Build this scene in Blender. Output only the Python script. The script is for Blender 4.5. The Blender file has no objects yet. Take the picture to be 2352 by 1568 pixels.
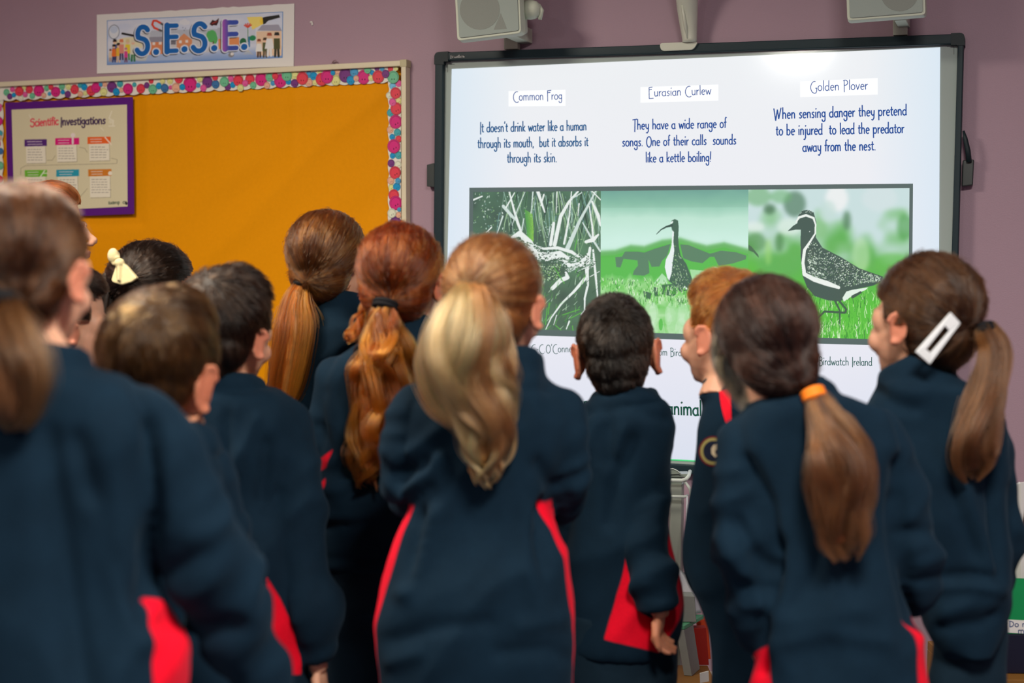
import bpy, bmesh, math, random
import numpy as np
from mathutils import Vector, Matrix
from mathutils.bvhtree import BVHTree

S = bpy.context.scene
COL = S.collection
# ---------------------------------------------------------------- camera
W_PX, H_PX, FPX = 2352.0, 1568.0, 3267.0          # 50 mm on a 36 mm sensor
CX, CY = W_PX / 2, H_PX / 2
def _n(v): return v / np.linalg.norm(v)
AX_X = _n(np.array([9076.0, 327.0, -3267.0]))      # world +X in (right, down, forward) camera terms
AX_Z = -_n(np.array([-660.0, 51000.0, 3267.0]))    # world +Z
AX_X = _n(AX_X - AX_Z * AX_X.dot(AX_Z))
AX_Y = np.cross(AX_X, AX_Z) * 1.0
if AX_Y[2] < 0: AX_Y = -AX_Y
CAM = np.array([0.0, 0.0, 1.40])
R_CW = np.stack([AX_X, AX_Y, AX_Z])                # camera terms -> world
CAM_R, CAM_D, CAM_F = R_CW[:, 0], R_CW[:, 1], R_CW[:, 2]
def ray(px, py):
    return R_CW @ np.array([(px - CX) / FPX, (py - CY) / FPX, 1.0])
def P(px, py, depth):                              # the point seen at a pixel, so many metres in front of the camera
    return CAM + ray(px, py) * depth
WALL_Y = float(P(1600, 600, 4.34)[1])
def PW(px, py, off=0.0):                           # the point of the display wall (or a plane off metres before it)
    d = ray(px, py)
    return CAM + d * ((WALL_Y - off) / d[1])
def proj(p):
    c = R_CW.T @ (np.asarray(p, float) - CAM)
    return CX + FPX * c[0] / c[2], CY + FPX * c[1] / c[2], c[2]

cd = bpy.data.cameras.new('camera')
cam = bpy.data.objects.new('camera', cd); COL.objects.link(cam)
cam.matrix_world = Matrix(((CAM_R[0], -CAM_D[0], -CAM_F[0], CAM[0]),
                           (CAM_R[1], -CAM_D[1], -CAM_F[1], CAM[1]),
                           (CAM_R[2], -CAM_D[2], -CAM_F[2], CAM[2]), (0, 0, 0, 1)))
cd.sensor_width = 36.0; cd.lens = FPX / W_PX * 36.0
cd.clip_start = 0.05; cd.clip_end = 60
cd.dof.use_dof = True; cd.dof.focus_distance = 4.0; cd.dof.aperture_fstop = 2.2
S.camera = cam
# ---------------------------------------------------------------- world, lamps, exposure
S.view_settings.view_transform = 'Standard'; S.view_settings.look = 'None'
S.view_settings.gamma = 1.0; S.view_settings.use_curve_mapping = False
S.view_settings.exposure = 0.0
wd = bpy.data.worlds.new('world'); S.world = wd; wd.use_nodes = True
wd.node_tree.nodes['Background'].inputs[0].default_value = (0.55, 0.62, 0.75, 1)
wd.node_tree.nodes['Background'].inputs[1].default_value = 0.03
S.cycles.max_bounces = 6; S.cycles.diffuse_bounces = 3; S.cycles.glossy_bounces = 3
S.cycles.transmission_bounces = 4; S.cycles.transparent_max_bounces = 6
S.cycles.caustics_reflective = False; S.cycles.caustics_refractive = False
S.cycles.use_adaptive_sampling = True; S.cycles.adaptive_threshold = 0.02
S.cycles.use_denoising = True
def area_lamp(name, loc, target, sx, sy, power, col):
    l = bpy.data.lights.new(name, 'AREA'); l.shape = 'RECTANGLE'; l.size = sx; l.size_y = sy
    l.energy = power; l.color = col
    o = bpy.data.objects.new(name, l); COL.objects.link(o); o.location = loc
    o.rotation_euler = (Vector(target) - Vector(loc)).to_track_quat('-Z', 'Y').to_euler()
    return o
WARM, COOL = (1.0, 0.90, 0.75), (1.0, 0.95, 0.86)
_x = PW(1832, 116, 0.03); _d = _x - CAM; _t = (2.74 - _x[2]) / _d[2]      # the lamp whose reflection shows near the top of the board
_lp = (float(_x[0] + _d[0] * _t), float(_x[1] - _d[1] * _t), 2.74)
area_lamp('ceiling_light', _lp, (_lp[0], _lp[1], 0), 0.3, 0.3, 40, COOL)
area_lamp('ceiling_light', (-2.3, 2.0, 2.76), (-2.3, 2.0, 0), 0.6, 0.6, 74, WARM)
area_lamp('ceiling_light', (0.2, 1.0, 2.76), (0.2, 1.0, 0), 0.6, 0.6, 105, COOL)
# ---------------------------------------------------------------- small helpers
def lin(r, g=None, b=None):
    if g is None: r, g, b = r
    f = lambda c: (c / 255.0) / 12.92 if c <= 10.3 else (((c / 255.0) + 0.055) / 1.055) ** 2.4
    return (f(r), f(g), f(b))
def lin_arr(a):
    a = np.clip(np.asarray(a, float), 0, 255) / 255.0
    return np.where(a <= 0.04045, a / 12.92, ((a + 0.055) / 1.055) ** 2.4)
def tag(o, label, cat, group=None):
    o['label'] = label; o['category'] = cat
    if group: o['group'] = group
    return o
def empty(name, loc):
    o = bpy.data.objects.new(name, None); COL.objects.link(o); o.location = loc; o.empty_display_size = 0.1
    return o
def link(name, me, mat=None, parent=None, smooth=None):
    o = bpy.data.objects.new(name, me); COL.objects.link(o)
    for m in (mat if isinstance(mat, (list, tuple)) else [mat]):
        if m is not None: me.materials.append(m)
    if parent is not None:
        o.parent = parent
        bpy_mi = parent.matrix_basis.copy(); p = parent.parent
        while p is not None: bpy_mi = p.matrix_basis @ bpy_mi; p = p.parent
        # geometry is written in world terms; all parents only translate
        o.location = -bpy_mi.translation
    if smooth is not None: me.polygons.foreach_set('use_smooth', [smooth] * len(me.polygons))
    return o
def mesh_np(name, V, F):
    me = bpy.data.meshes.new(name)
    me.from_pydata([tuple(v) for v in V], [], [tuple(f) for f in F]); me.update()
    return me
class MB:                                           # collects shapes, ends as one mesh
    def __init__(s): s.V = []; s.F = []; s.M = []; s.C = []
    def add(s, V, F, m=0, c=None):
        b = len(s.V); s.V += [tuple(map(float, v)) for v in V]
        for f in F: s.F.append(tuple(i + b for i in f)); s.M.append(m); s.C.append(c)
    def prism(s, front, back, m=0, c=None):          # two matching outlines joined by sides
        n = len(front)
        F = [tuple(range(n)), tuple(range(2 * n - 1, n - 1, -1))] + [(i, i + n, (i + 1) % n + n, (i + 1) % n) for i in range(n)]
        s.add(list(front) + list(back), F, m, c)
    def box(s, lo, hi, m=0, c=None, M=None):
        x0, y0, z0 = lo; x1, y1, z1 = hi
        V = [Vector(v) for v in ((x0,y0,z0),(x1,y0,z0),(x1,y1,z0),(x0,y1,z0),(x0,y0,z1),(x1,y0,z1),(x1,y1,z1),(x0,y1,z1))]
        if M is not None: V = [M @ v for v in V]
        s.add(V, [(0,3,2,1),(4,5,6,7),(0,1,5,4),(1,2,6,5),(2,3,7,6),(3,0,4,7)], m, c)
    def tube(s, pts, r, n=10, m=0, c=None, cap=True, flat=1.0):
        pts = [np.asarray(p, float) for p in pts]; k = len(pts)
        rs = r if isinstance(r, (list, tuple, np.ndarray)) else [r] * k
        V = []; up = None
        for i, p in enumerate(pts):
            t = _n(pts[min(i + 1, k - 1)] - pts[max(i - 1, 0)] + 1e-12)
            if up is None:
                a = np.array([0, 0, 1.0]) if abs(t[2]) < 0.9 else np.array([1.0, 0, 0])
                up = _n(a - t * a.dot(t))
            else: up = _n(up - t * up.dot(t))
            sd = np.cross(t, up)
            for j in range(n):
                a = 2 * math.pi * j / n
                V.append(p + rs[i] * (math.cos(a) * up * flat + math.sin(a) * sd))
        F = [(i * n + j, i * n + (j + 1) % n, (i + 1) * n + (j + 1) % n, (i + 1) * n + j) for i in range(k - 1) for j in range(n)]
        if cap: F += [tuple(range(n - 1, -1, -1)), tuple((k - 1) * n + j for j in range(n))]
        s.add(V, F, m, c)
    def ball(s, c0, r, n=16, M=None, m=0, c=None):
        r = np.array(r if hasattr(r, '__len__') else (r, r, r), float)
        k = n // 2; V = [(0, 0, -1)]; 
        for i in range(1, k):
            t = -math.pi / 2 + math.pi * i / k
            V += [(math.cos(t) * math.cos(2*math.pi*j/n), math.cos(t) * math.sin(2*math.pi*j/n), math.sin(t)) for j in range(n)]
        V.append((0, 0, 1)); V = np.array(V) * r
        if M is not None: V = V @ np.array(M.to_3x3()).T
        V = V + np.asarray(c0)
        F = [(0, 1 + (j + 1) % n, 1 + j) for j in range(n)]
        for i in range(k - 2):
            F += [(1 + i*n + j, 1 + i*n + (j+1) % n, 1 + (i+1)*n + (j+1) % n, 1 + (i+1)*n + j) for j in range(n)]
        e = len(V) - 1; b = 1 + (k - 2) * n
        F += [(b + j, b + (j + 1) % n, e) for j in range(n)]
        s.add(V, F, m, c)
    def mesh(s, name):
        me = bpy.data.meshes.new(name); me.from_pydata(s.V, [], s.F)
        return me
    def build(s, name, mat, parent=None, smooth=False, bevel=0.0, seg=2):
        me = s.mesh(name)
        o = link(name, me, mat, parent)
        me.polygons.foreach_set('material_index', s.M)
        me.polygons.foreach_set('use_smooth', [smooth] * len(s.F))
        if any(c is not None for c in s.C):
            at = me.color_attributes.new('Col', 'FLOAT_COLOR', 'CORNER')
            vals = []
            for f, c in zip(s.F, s.C): vals += list((*(c or (1, 1, 1)), 1.0)) * len(f)
            at.data.foreach_set('color', vals)
        me.update()
        if bevel:
            bv = o.modifiers.new('edges', 'BEVEL'); bv.width = bevel; bv.segments = seg; bv.limit_method = 'ANGLE'
            me.polygons.foreach_set('use_smooth', [True] * len(s.F))
            o.modifiers.new('shade', 'WEIGHTED_NORMAL')
        return o
def fix_normals(me):
    bm = bmesh.new(); bm.from_mesh(me); bmesh.ops.recalc_face_normals(bm, faces=bm.faces); bm.to_mesh(me); bm.free()
# ---------------------------------------------------------------- materials
def mat_new(name):
    m = bpy.data.materials.new(name); m.use_nodes = True
    return m, m.node_tree.nodes, m.node_tree.links, m.node_tree.nodes['Principled BSDF']
def mat(name, col, rough=0.6, spec=0.4, noise=0.0, nscale=40.0, bump=0.0, bscale=200.0, metal=0.0, coat=0.0, sheen=0.0, attr=None, sss=0.0):
    m, N, L, b = mat_new(name)
    b.inputs['Roughness'].default_value = rough; b.inputs['Metallic'].default_value = metal
    b.inputs['Specular IOR Level'].default_value = spec
    if coat: b.inputs['Coat Weight'].default_value = coat; b.inputs['Coat Roughness'].default_value = 0.15
    if sheen: b.inputs['Sheen Weight'].default_value = sheen; b.inputs['Sheen Roughness'].default_value = 0.45
    if sss:
        b.inputs['Subsurface Weight'].default_value = sss; b.inputs['Subsurface Radius'].default_value = (0.012, 0.004, 0.002)
        b.inputs['Subsurface Scale'].default_value = 1.0
    tc = N.new('ShaderNodeTexCoord')
    src = None
    if attr:
        a = N.new('ShaderNodeAttribute'); a.attribute_name = attr; src = a.outputs['Color']
    if noise:
        n = N.new('ShaderNodeTexNoise'); n.inputs['Scale'].default_value = nscale; n.inputs['Detail'].default_value = 4
        L.new(tc.outputs['Object'], n.inputs['Vector'])
        mx = N.new('ShaderNodeMix'); mx.data_type = 'RGBA'; mx.blend_type = 'MULTIPLY'; mx.inputs['Factor'].default_value = 1.0
        mr = N.new('ShaderNodeMapRange'); mr.inputs['To Min'].default_value = 1 - noise; mr.inputs['To Max'].default_value = 1 + noise
        L.new(n.outputs['Fac'], mr.inputs['Value'])
        mx.inputs['A'].default_value = (*col, 1)
        if src: L.new(src, mx.inputs['A'])
        L.new(mr.outputs['Result'], mx.inputs['B']); src = mx.outputs['Result']
    if src: L.new(src, b.inputs['Base Color'])
    else: b.inputs['Base Color'].default_value = (*col, 1)
    if bump:
        n2 = N.new('ShaderNodeTexNoise'); n2.inputs['Scale'].default_value = bscale; n2.inputs['Detail'].default_value = 3
        L.new(tc.outputs['Object'], n2.inputs['Vector'])
        bp = N.new('ShaderNodeBump'); bp.inputs['Strength'].default_value = bump; bp.inputs['Distance'].default_value = 0.002
        L.new(n2.outputs['Fac'], bp.inputs['Height']); L.new(bp.outputs['Normal'], b.inputs['Normal'])
    return m
def mat_glow(name, attr='Col', strength=1.0, col=None):   # light thrown on the board by the projector
    m, N, L, b = mat_new(name)
    b.inputs['Base Color'].default_value = (0.02, 0.02, 0.02, 1); b.inputs['Roughness'].default_value = 0.10
    b.inputs['Specular IOR Level'].default_value = 0.5
    if col is None:
        a = N.new('ShaderNodeAttribute'); a.attribute_name = attr; L.new(a.outputs['Color'], b.inputs['Emission Color'])
    else: b.inputs['Emission Color'].default_value = (*col, 1)
    b.inputs['Emission Strength'].default_value = strength
    return m
# ---------------------------------------------------------------- numpy value noise
def _h(ix, iy, iz, seed):
    n = (ix * 374761393 + iy * 668265263 + iz * 2147483647 + seed * 974634) & 0xFFFFFFFF
    n = ((n ^ (n >> 13)) * 1274126177) & 0xFFFFFFFF
    return ((n ^ (n >> 16)) & 0xFFFFFF) / float(0xFFFFFF)
def vnoise(X, Y, Z, seed=0):
    X, Y, Z = np.broadcast_arrays(np.asarray(X, float), np.asarray(Y, float), np.asarray(Z, float))
    x0 = np.floor(X).astype(np.int64); y0 = np.floor(Y).astype(np.int64); z0 = np.floor(Z).astype(np.int64)
    fx, fy, fz = X - x0, Y - y0, Z - z0
    fx, fy, fz = [t * t * (3 - 2 * t) for t in (fx, fy, fz)]
    r = 0
    for dx in (0, 1):
        for dy in (0, 1):
            for dz in (0, 1):
                w = (fx if dx else 1 - fx) * (fy if dy else 1 - fy) * (fz if dz else 1 - fz)
                r = r + w * _h(x0 + dx, y0 + dy, z0 + dz, seed)
    return r
def fbm(X, Y, Z=0.0, seed=0, oct=3):
    r = 0; a = 0.5; t = 0
    for i in range(oct):
        r = r + a * vnoise(np.asarray(X) * 2**i, np.asarray(Y) * 2**i, np.asarray(Z) * 2**i, seed + i); t += a; a *= 0.5
    return r / t
# ---------------------------------------------------------------- hand lettering: each letter a few pen strokes (x-height 1)
def arc(cx, cy, rx, ry, a0, a1, n=12):
    return [(cx + rx * math.cos(math.radians(a0 + (a1 - a0) * i / n)), cy + ry * math.sin(math.radians(a0 + (a1 - a0) * i / n))) for i in range(n + 1)]
def _bowl(x=0.36): return arc(0.36, 0.5, 0.34, 0.5, 40, 320)
GL = {
 'a': (0.78, [arc(0.36, 0.47, 0.32, 0.47, 55, 310), [(0.62, 1.0), (0.62, 0.25), (0.7, 0.0)]]),
 'b': (0.78, [[(0.1, 1.95), (0.12, 0.0)], arc(0.36, 0.48, 0.30, 0.48, 150, -150)]),
 'c': (0.66, [arc(0.38, 0.5, 0.32, 0.5, 50, 315)]),
 'd': (0.80, [arc(0.36, 0.47, 0.31, 0.47, 50, 315), [(0.66, 1.95), (0.64, 0.3), (0.7, 0.0)]]),
 'e': (0.70, [[(0.09, 0.52), (0.6, 0.58)] + arc(0.36, 0.5, 0.28, 0.5, 10, 310)]),
 'f': (0.46, [[(0.48, 1.9), (0.36, 1.98), (0.24, 1.8), (0.2, 0.0)], [(0.02, 1.0), (0.44, 1.06)]]),
 'g': (0.74, [arc(0.34, 0.55, 0.28, 0.42, 0, 360), [(0.6, 1.0), (0.62, -0.3)] + arc(0.36, -0.35, 0.26, 0.35, 0, -180)]),
 'h': (0.78, [[(0.1, 1.95), (0.12, 0.0)], [(0.12, 0.6)] + arc(0.36, 0.65, 0.24, 0.35, 150, 0) + [(0.62, 0.0)]]),
 'i': (0.28, [[(0.12, 1.0), (0.14, 0.0)], [(0.12, 1.5), (0.22, 1.62)]]),
 'j': (0.30, [[(0.16, 1.0), (0.18, -0.5), (0.02, -0.85), (-0.14, -0.8)], [(0.14, 1.5), (0.24, 1.62)]]),
 'k': (0.68, [[(0.1, 1.95), (0.12, 0.0)], [(0.55, 1.0), (0.14, 0.45), (0.62, -0.02)]]),
 'l': (0.28, [[(0.12, 1.98), (0.14, 0.0)]]),
 'm': (1.14, [[(0.1, 1.0), (0.12, 0.0)], [(0.12, 0.6)] + arc(0.33, 0.68, 0.21, 0.32, 150, 0) + [(0.55, 0.0)], [(0.55, 0.6)] + arc(0.76, 0.68, 0.21, 0.32, 150, 0) + [(0.99, 0.0)]]),
 'n': (0.76, [[(0.1, 1.0), (0.12, 0.0)], [(0.12, 0.6)] + arc(0.36, 0.66, 0.23, 0.34, 150, 0) + [(0.61, 0.0)]]),
 'o': (0.76, [arc(0.37, 0.5, 0.31, 0.5, 90, 450, 18)]),
 'p': (0.78, [[(0.08, 1.05), (0.12, -0.75)], arc(0.38, 0.5, 0.29, 0.5, 150, -145)]),
 'r': (0.50, [[(0.1, 1.0), (0.12, 0.0)], [(0.12, 0.6), (0.26, 0.92), (0.46, 0.98)]]),
 's': (0.58, [[(0.5, 0.9), (0.32, 1.0), (0.14, 0.85), (0.16, 0.64), (0.42, 0.42), (0.46, 0.18), (0.3, 0.0), (0.06, 0.08)]]),
 't': (0.50, [[(0.22, 1.5), (0.2, 0.25), (0.3, 0.02), (0.46, 0.08)], [(0.02, 1.0), (0.46, 1.04)]]),
 'u': (0.76, [[(0.1, 1.0), (0.12, 0.35)] + arc(0.34, 0.33, 0.22, 0.33, 180, 340), [(0.6, 1.0), (0.63, 0.0)]]),
 'v': (0.66, [[(0.04, 1.0), (0.32, 0.0), (0.6, 1.05)]]),
 'w': (0.98, [[(0.04, 1.0), (0.26, 0.0), (0.48, 0.85), (0.7, 0.0), (0.94, 1.05)]]),
 'y': (0.72, [[(0.1, 1.0), (0.14, 0.35), (0.36, 0.1), (0.58, 0.3)], [(0.62, 1.0), (0.58, -0.35), (0.36, -0.72), (0.16, -0.62)]]),
 'C': (1.12, [arc(0.78, 0.72, 0.68, 1.12, 75, 300, 16)]), 'O': (1.12, [arc(0.55, 0.75, 0.46, 1.0, 90, 450, 22)]),
 'F': (0.82, [[(0.12, 1.85), (0.16, -0.35)], [(0.1, 1.85), (0.84, 1.95)], [(0.16, 1.45), (0.66, 1.52)]]),
 'E': (0.95, [[(0.14, 1.85), (0.16, -0.45), (0.9, -0.4)], [(0.12, 1.85), (0.7, 1.92)], [(0.16, 1.38), (0.6, 1.44)]]),
 'G': (1.15, [arc(0.72, 0.7, 0.64, 1.15, 80, 290, 16) + [(1.04, -0.1), (1.06, 0.55), (0.85, 0.5)]]),
 'P': (0.82, [[(0.14, 1.9), (0.16, -0.4)], [(0.02, 1.8)] + arc(0.3, 1.42, 0.42, 0.5, 100, -110)]),
 'I': (0.34, [[(0.2, 1.9), (0.18, -0.4)]]),
 'T': (0.80, [[(0.02, 1.85), (0.86, 1.98)], [(0.46, 1.88), (0.42, -0.45)]]),
 'W': (1.45, [[(0.04, 1.8), (0.36, -0.3), (0.66, 1.6), (0.9, 0.0), (1.3, 1.9)]]),
 'B': (0.86, [[(0.14, 1.9), (0.16, -0.35)], [(0.02, 1.75)] + arc(0.3, 1.45, 0.36, 0.42, 100, -100) + arc(0.34, 0.4, 0.46, 0.62, 90, -110)]),
 'D': (0.95, [[(0.14, 1.7), (0.14, 0.0)], [(0.05, 1.7)] + arc(0.2, 0.85, 0.62, 0.85, 88, -95)]),
 'S': (0.95, [arc(0.5, 1.36, 0.4, 0.54, 35, 250, 10)[:-2] + arc(0.42, 0.46, 0.42, 0.56, 62, -150, 12)]),
 '.': (0.28, [[(0.1, 0.02), (0.18, 0.06)]]), ',': (0.28, [[(0.16, 0.1), (0.06, -0.25)]]), '!': (0.3, [[(0.2, 1.9), (0.14, 0.4)], [(0.1, 0.02), (0.16, 0.06)]]),
 "'": (0.24, [[(0.14, 1.95), (0.06, 1.55)]]), '-': (0.5, [[(0.08, 0.6), (0.42, 0.6)]]), ' ': (0.5, []),
}
def text_strokes(txt):
    x = 0.0; out = []
    for ch in txt:
        w, st = GL[ch]
        out += [[(px + x, py) for px, py in s] for s in st]
        x += w + 0.06
    return out, x
def ribbon(pts, hw):                                   # a pen line as one short quad per step
    p = np.array(pts, float); n = len(p); V = []; F = []
    for i in range(n - 1):
        t = p[i + 1] - p[i]; l = np.linalg.norm(t) + 1e-9; t = t / l; nn = np.array([-t[1], t[0]]) * hw; e = t * hw * .45
        k = len(V); V += [p[i] - e + nn, p[i] - e - nn, p[i + 1] + e - nn, p[i + 1] + e + nn]; F.append((k, k + 1, k + 2, k + 3))
    return V, F
def px_text(mb, txt, x0, y0, x1, y1, xh, hw, off, c=None, m=0, asc=1.0):
    """a line of lettering between two ends of its baseline (photograph pixels) on the wall plane"""
    st, w = text_strokes(txt)
    sx = (x1 - x0) / max(w - 0.1, 0.1)
    for s in st:
        q = [(x0 + px * sx, y0 + (y1 - y0) * px / w - (py * xh if py <= 1 else xh + (py - 1) * xh * asc)) for px, py in s]
        V, F = ribbon(q, hw)
        mb.add([PW(v[0], v[1], off) for v in V], F, m, c)
# ---------------------------------------------------------------- a small painter for printed and projected pictures
class Paint:
    def __init__(s, w, h, bg, ss=2):
        s.ss = ss; s.w = w; s.h = h; s.W = w * ss; s.H = h * ss
        s.a = np.zeros((s.H, s.W, 3)); s.a[:] = bg
        s.Y, s.X = np.mgrid[0:s.H, 0:s.W]; s.X = (s.X + .5) / ss; s.Y = (s.Y + .5) / ss
    def put(s, mask, c, al=1.0):
        c = np.asarray(c, float)
        if c.ndim == 1: s.a[mask] = s.a[mask] * (1 - al) + c * al
        else: s.a[mask] = s.a[mask] * (1 - al) + c[mask] * al
    def poly(s, pts, c, al=1.0):
        p = np.array(pts, float)
        x0, y0 = np.floor(p.min(0)).astype(int) - 1; x1, y1 = np.ceil(p.max(0)).astype(int) + 1
        sl = (slice(max(0, y0 * s.ss), max(0, min(s.H, y1 * s.ss))), slice(max(0, x0 * s.ss), max(0, min(s.W, x1 * s.ss))))
        X, Y = s.X[sl], s.Y[sl]
        if X.size == 0: return
        ins = np.zeros(X.shape, bool); n = len(p)
        for i in range(n):
            (xa, ya), (xb, yb) = p[i], p[(i + 1) % n]
            if ya == yb: continue
            ins ^= ((ya > Y) != (yb > Y)) & (X < (xb - xa) * (Y - ya) / (yb - ya) + xa)
        v = s.a[sl]; v[ins] = v[ins] * (1 - al) + np.asarray(c, float) * al
    def line(s, pts, w, c, al=1.0):
        ws = w if hasattr(w, '__len__') else [w] * len(pts)
        for i in range(len(pts) - 1):
            a = np.array(pts[i], float); b = np.array(pts[i + 1], float); t = b - a; l = np.linalg.norm(t) + 1e-9
            nn = np.array([-t[1], t[0]]) / l
            s.poly([a + nn * ws[i] / 2, b + nn * ws[i + 1] / 2, b - nn * ws[i + 1] / 2, a - nn * ws[i] / 2], c, al)
            if ws[i] > 2.5: s.disc(a, ws[i] / 2, c, al)
        if ws[-1] > 2.5: s.disc(pts[-1], ws[-1] / 2, c, al)
    def disc(s, p, r, c, al=1.0, ry=None):
        ry = ry or r
        a = np.linspace(0, 2 * math.pi, 22, endpoint=False)
        s.poly(np.stack([p[0] + r * np.cos(a), p[1] + ry * np.sin(a)], 1), c, al)
    def blur(s, k):
        for _ in range(2):
            for ax in (0, 1):
                r = int(k * s.ss); 
                if r < 1: continue
                pad = [(0, 0)] * 3; pad[ax] = (r, r)
                q = np.pad(s.a, pad, mode='edge'); cs = np.cumsum(q, axis=ax)
                z = np.zeros_like(np.take(cs, [0], axis=ax)); cs = np.concatenate([z, cs], axis=ax); n = s.a.shape[ax]
                s.a = (np.take(cs, range(2 * r + 1, n + 2 * r + 1), axis=ax) - np.take(cs, range(0, n), axis=ax)) / (2 * r + 1)
    def out(s):
        return s.a.reshape(s.h, s.ss, s.w, s.ss, 3).mean((1, 3))
def picture_mesh(name, img, quad, off, mat_, parent):
    """img (h,w,3 sRGB 0..255) on a flat grid spanning four photograph corners TL TR BR BL"""
    h, w = img.shape[:2]
    TL, TR, BR, BL = [PW(*q, off) for q in quad]
    u = np.linspace(0, 1, w)[None, :, None]; v = np.linspace(0, 1, h)[:, None, None]
    V = ((TL * (1 - u) + TR * u) * (1 - v) + (BL * (1 - u) + BR * u) * v).reshape(-1, 3)
    i = np.arange(w * h).reshape(h, w)
    F = np.stack([i[1:, :-1], i[1:, 1:], i[:-1, 1:], i[:-1, :-1]], -1).reshape(-1, 4)
    me = bpy.data.meshes.new(name)
    me.vertices.add(len(V)); me.vertices.foreach_set('co', V.ravel())
    me.loops.add(F.size); me.loops.foreach_set('vertex_index', F.ravel().astype(np.int32))
    me.polygons.add(len(F)); me.polygons.foreach_set('loop_start', np.arange(0, F.size, 4, dtype=np.int32))
    me.update(calc_edges=True); me.validate()
    at = me.color_attributes.new('Col', 'FLOAT_COLOR', 'POINT')
    rgba = np.ones((w * h, 4)); rgba[:, :3] = lin_arr(img).reshape(-1, 3)
    at.data.foreach_set('color', rgba.ravel())
    return link(name, me, mat_, parent)
# ================================================================ the room
m_wall = mat('mauve_wall_paint', lin(171, 143, 158), 0.55, 0.35, 0.05, 3.0, 0.25, 260)
m_ceil = mat('ceiling_paint', (0.75, 0.74, 0.70), 0.8, 0.2, 0.04, 8)
m_floor = mat('carpet', (0.10, 0.12, 0.16), 0.95, 0.1, 0.25, 300, 0.6, 500)
m_trim = mat('trim_paint', (0.70, 0.68, 0.62), 0.45, 0.4, 0.04, 20)
X0, X1, Y0, ZC = -4.3, 1.9, -3.9, 2.8
def slab(name, lo, hi, m):
    b = MB(); b.box(lo, hi); o = b.build(name, m); o['kind'] = 'structure'; return o
slab('wall_front', (X0 - .1, WALL_Y, 0), (X1 + .1, WALL_Y + .12, ZC), m_wall)
slab('wall_left', (X0 - .12, Y0, 0), (X0, WALL_Y, ZC), m_wall)
slab('wall_right', (X1, Y0, 0), (X1 + .12, WALL_Y, ZC), m_wall)
slab('wall_back', (X0 - .1, Y0 - .12, 0), (X1 + .1, Y0, ZC), m_wall)
slab('floor', (X0 - .12, Y0 - .12, -.1), (X1 + .12, WALL_Y + .12, 0), m_floor)
slab('ceiling', (X0 - .12, Y0 - .12, ZC), (X1 + .12, WALL_Y + .12, ZC + .1), m_ceil)
slab('baseboard_front', (X0, WALL_Y - .018, 0), (X1, WALL_Y, .11), m_trim)

def quad_prism(mb, pts, off, depth, m=0, c=None, taper=1.0):
    f = [PW(x, y, off) for x, y in pts]
    cen = sum(f) / len(f)
    b = [cen + (p - cen) * np.array([taper, 1, taper]) + np.array([0, depth, 0]) for p in f]
    mb.prism(f, b, m, c)
def rrect(pts, r, n=5):
    """a four-cornered outline with rounded corners (pixels)"""
    out = []; p = [np.array(q, float) for q in pts]
    for i in range(4):
        a, b, c = p[i - 1], p[i], p[(i + 1) % 4]
        u = _n(a - b) * r; v = _n(c - b) * r
        for k in range(n + 1):
            t = k / n; out.append(b + u * (1 - t) ** 2 + v * t ** 2)
    return out
# ================================================================ interactive whiteboard
m_frame = mat('board_frame_plastic', lin(28, 48, 55), 0.5, 0.3, 0.05, 60)
m_frame2 = mat('board_corner_plastic', lin(26, 40, 45), 0.5, 0.3)
m_surf = mat('board_surface', lin(172, 186, 182), 0.12, 0.5, 0.02, 5)
m_white = mat('white_lettering', (0.8, 0.82, 0.82), 0.6)
m_dark = mat('dark_plastic', lin(48, 56, 56), 0.45, 0.5, 0.05, 60)
m_glow = mat_glow('projected_light')
c0 = PW(1590, 590)
wb = empty('interactive_whiteboard', (c0[0], WALL_Y, PW(1590, 1100)[2]))
tag(wb, 'large dark-framed interactive whiteboard showing a slide of a frog and two birds', 'whiteboard')
OF = [(999, 121), (2214, 77), (2187, 1124), (991, 1053)]
IF = [(1017, 139), (2200, 101), (2171, 1102), (1010, 1035)]
b = MB(); quad_prism(b, [IF[0], IF[1], IF[2], IF[3]], 0.026, 0.02)
b.build('board_surface', m_surf, wb)
for i, nm in enumerate(('frame_rail',) * 4):
    j = (i + 1) % 4
    b = MB(); quad_prism(b, [OF[i], OF[j], IF[j], IF[i]], 0.045, 0.045)
    # a shallow groove line along the rail
    o = b.build('frame_rail', m_frame, wb, bevel=0.003)
for i in range(4):
    a, q = np.array(OF[i], float), np.array(IF[i], float)
    d = np.sign(q - a) * (30, 27)
    s = -np.sign(q - a) * 2.0
    pts = [a + s, (a[0] + d[0], a[1] + s[1]), a + d, (a[0] + s[0], a[1] + d[1])]
    k = [(a[0] + s[0], a[1] + s[1]), (a[0] + d[0], a[1] + s[1] + (d[0] * -0.037)), (a[0] + d[0], q[1] - s[1]), (q[0] - s[0], q[1] - s[1]), (q[0] - s[0], a[1] + d[1]), (a[0] + s[0], a[1] + d[1])]
    r0 = np.array(k[0]); out = []
    for t in np.linspace(0, 1, 7):
        e1 = np.array([k[0][0], k[0][1] + np.sign(d[1]) * 13]); e2 = np.array([k[0][0] + np.sign(d[0]) * 13, k[0][1]])
        out.append(e1 * (1 - t) ** 2 + 2 * r0 * t * (1 - t) + e2 * t ** 2)
    b = MB(); quad_prism(b, out + [np.array(v) for v in k[1:]], 0.047, 0.047)
    o = b.build('corner_cap', m_frame2, wb); fix_normals(o.data)
b = MB(); px_text(b, 'Promethean', 1035, 133, 1067, 131.5, 3.6, 0.55, 0.0456, asc=0.75)
b.build('maker_lettering', m_white, wb)
b = MB()
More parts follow.
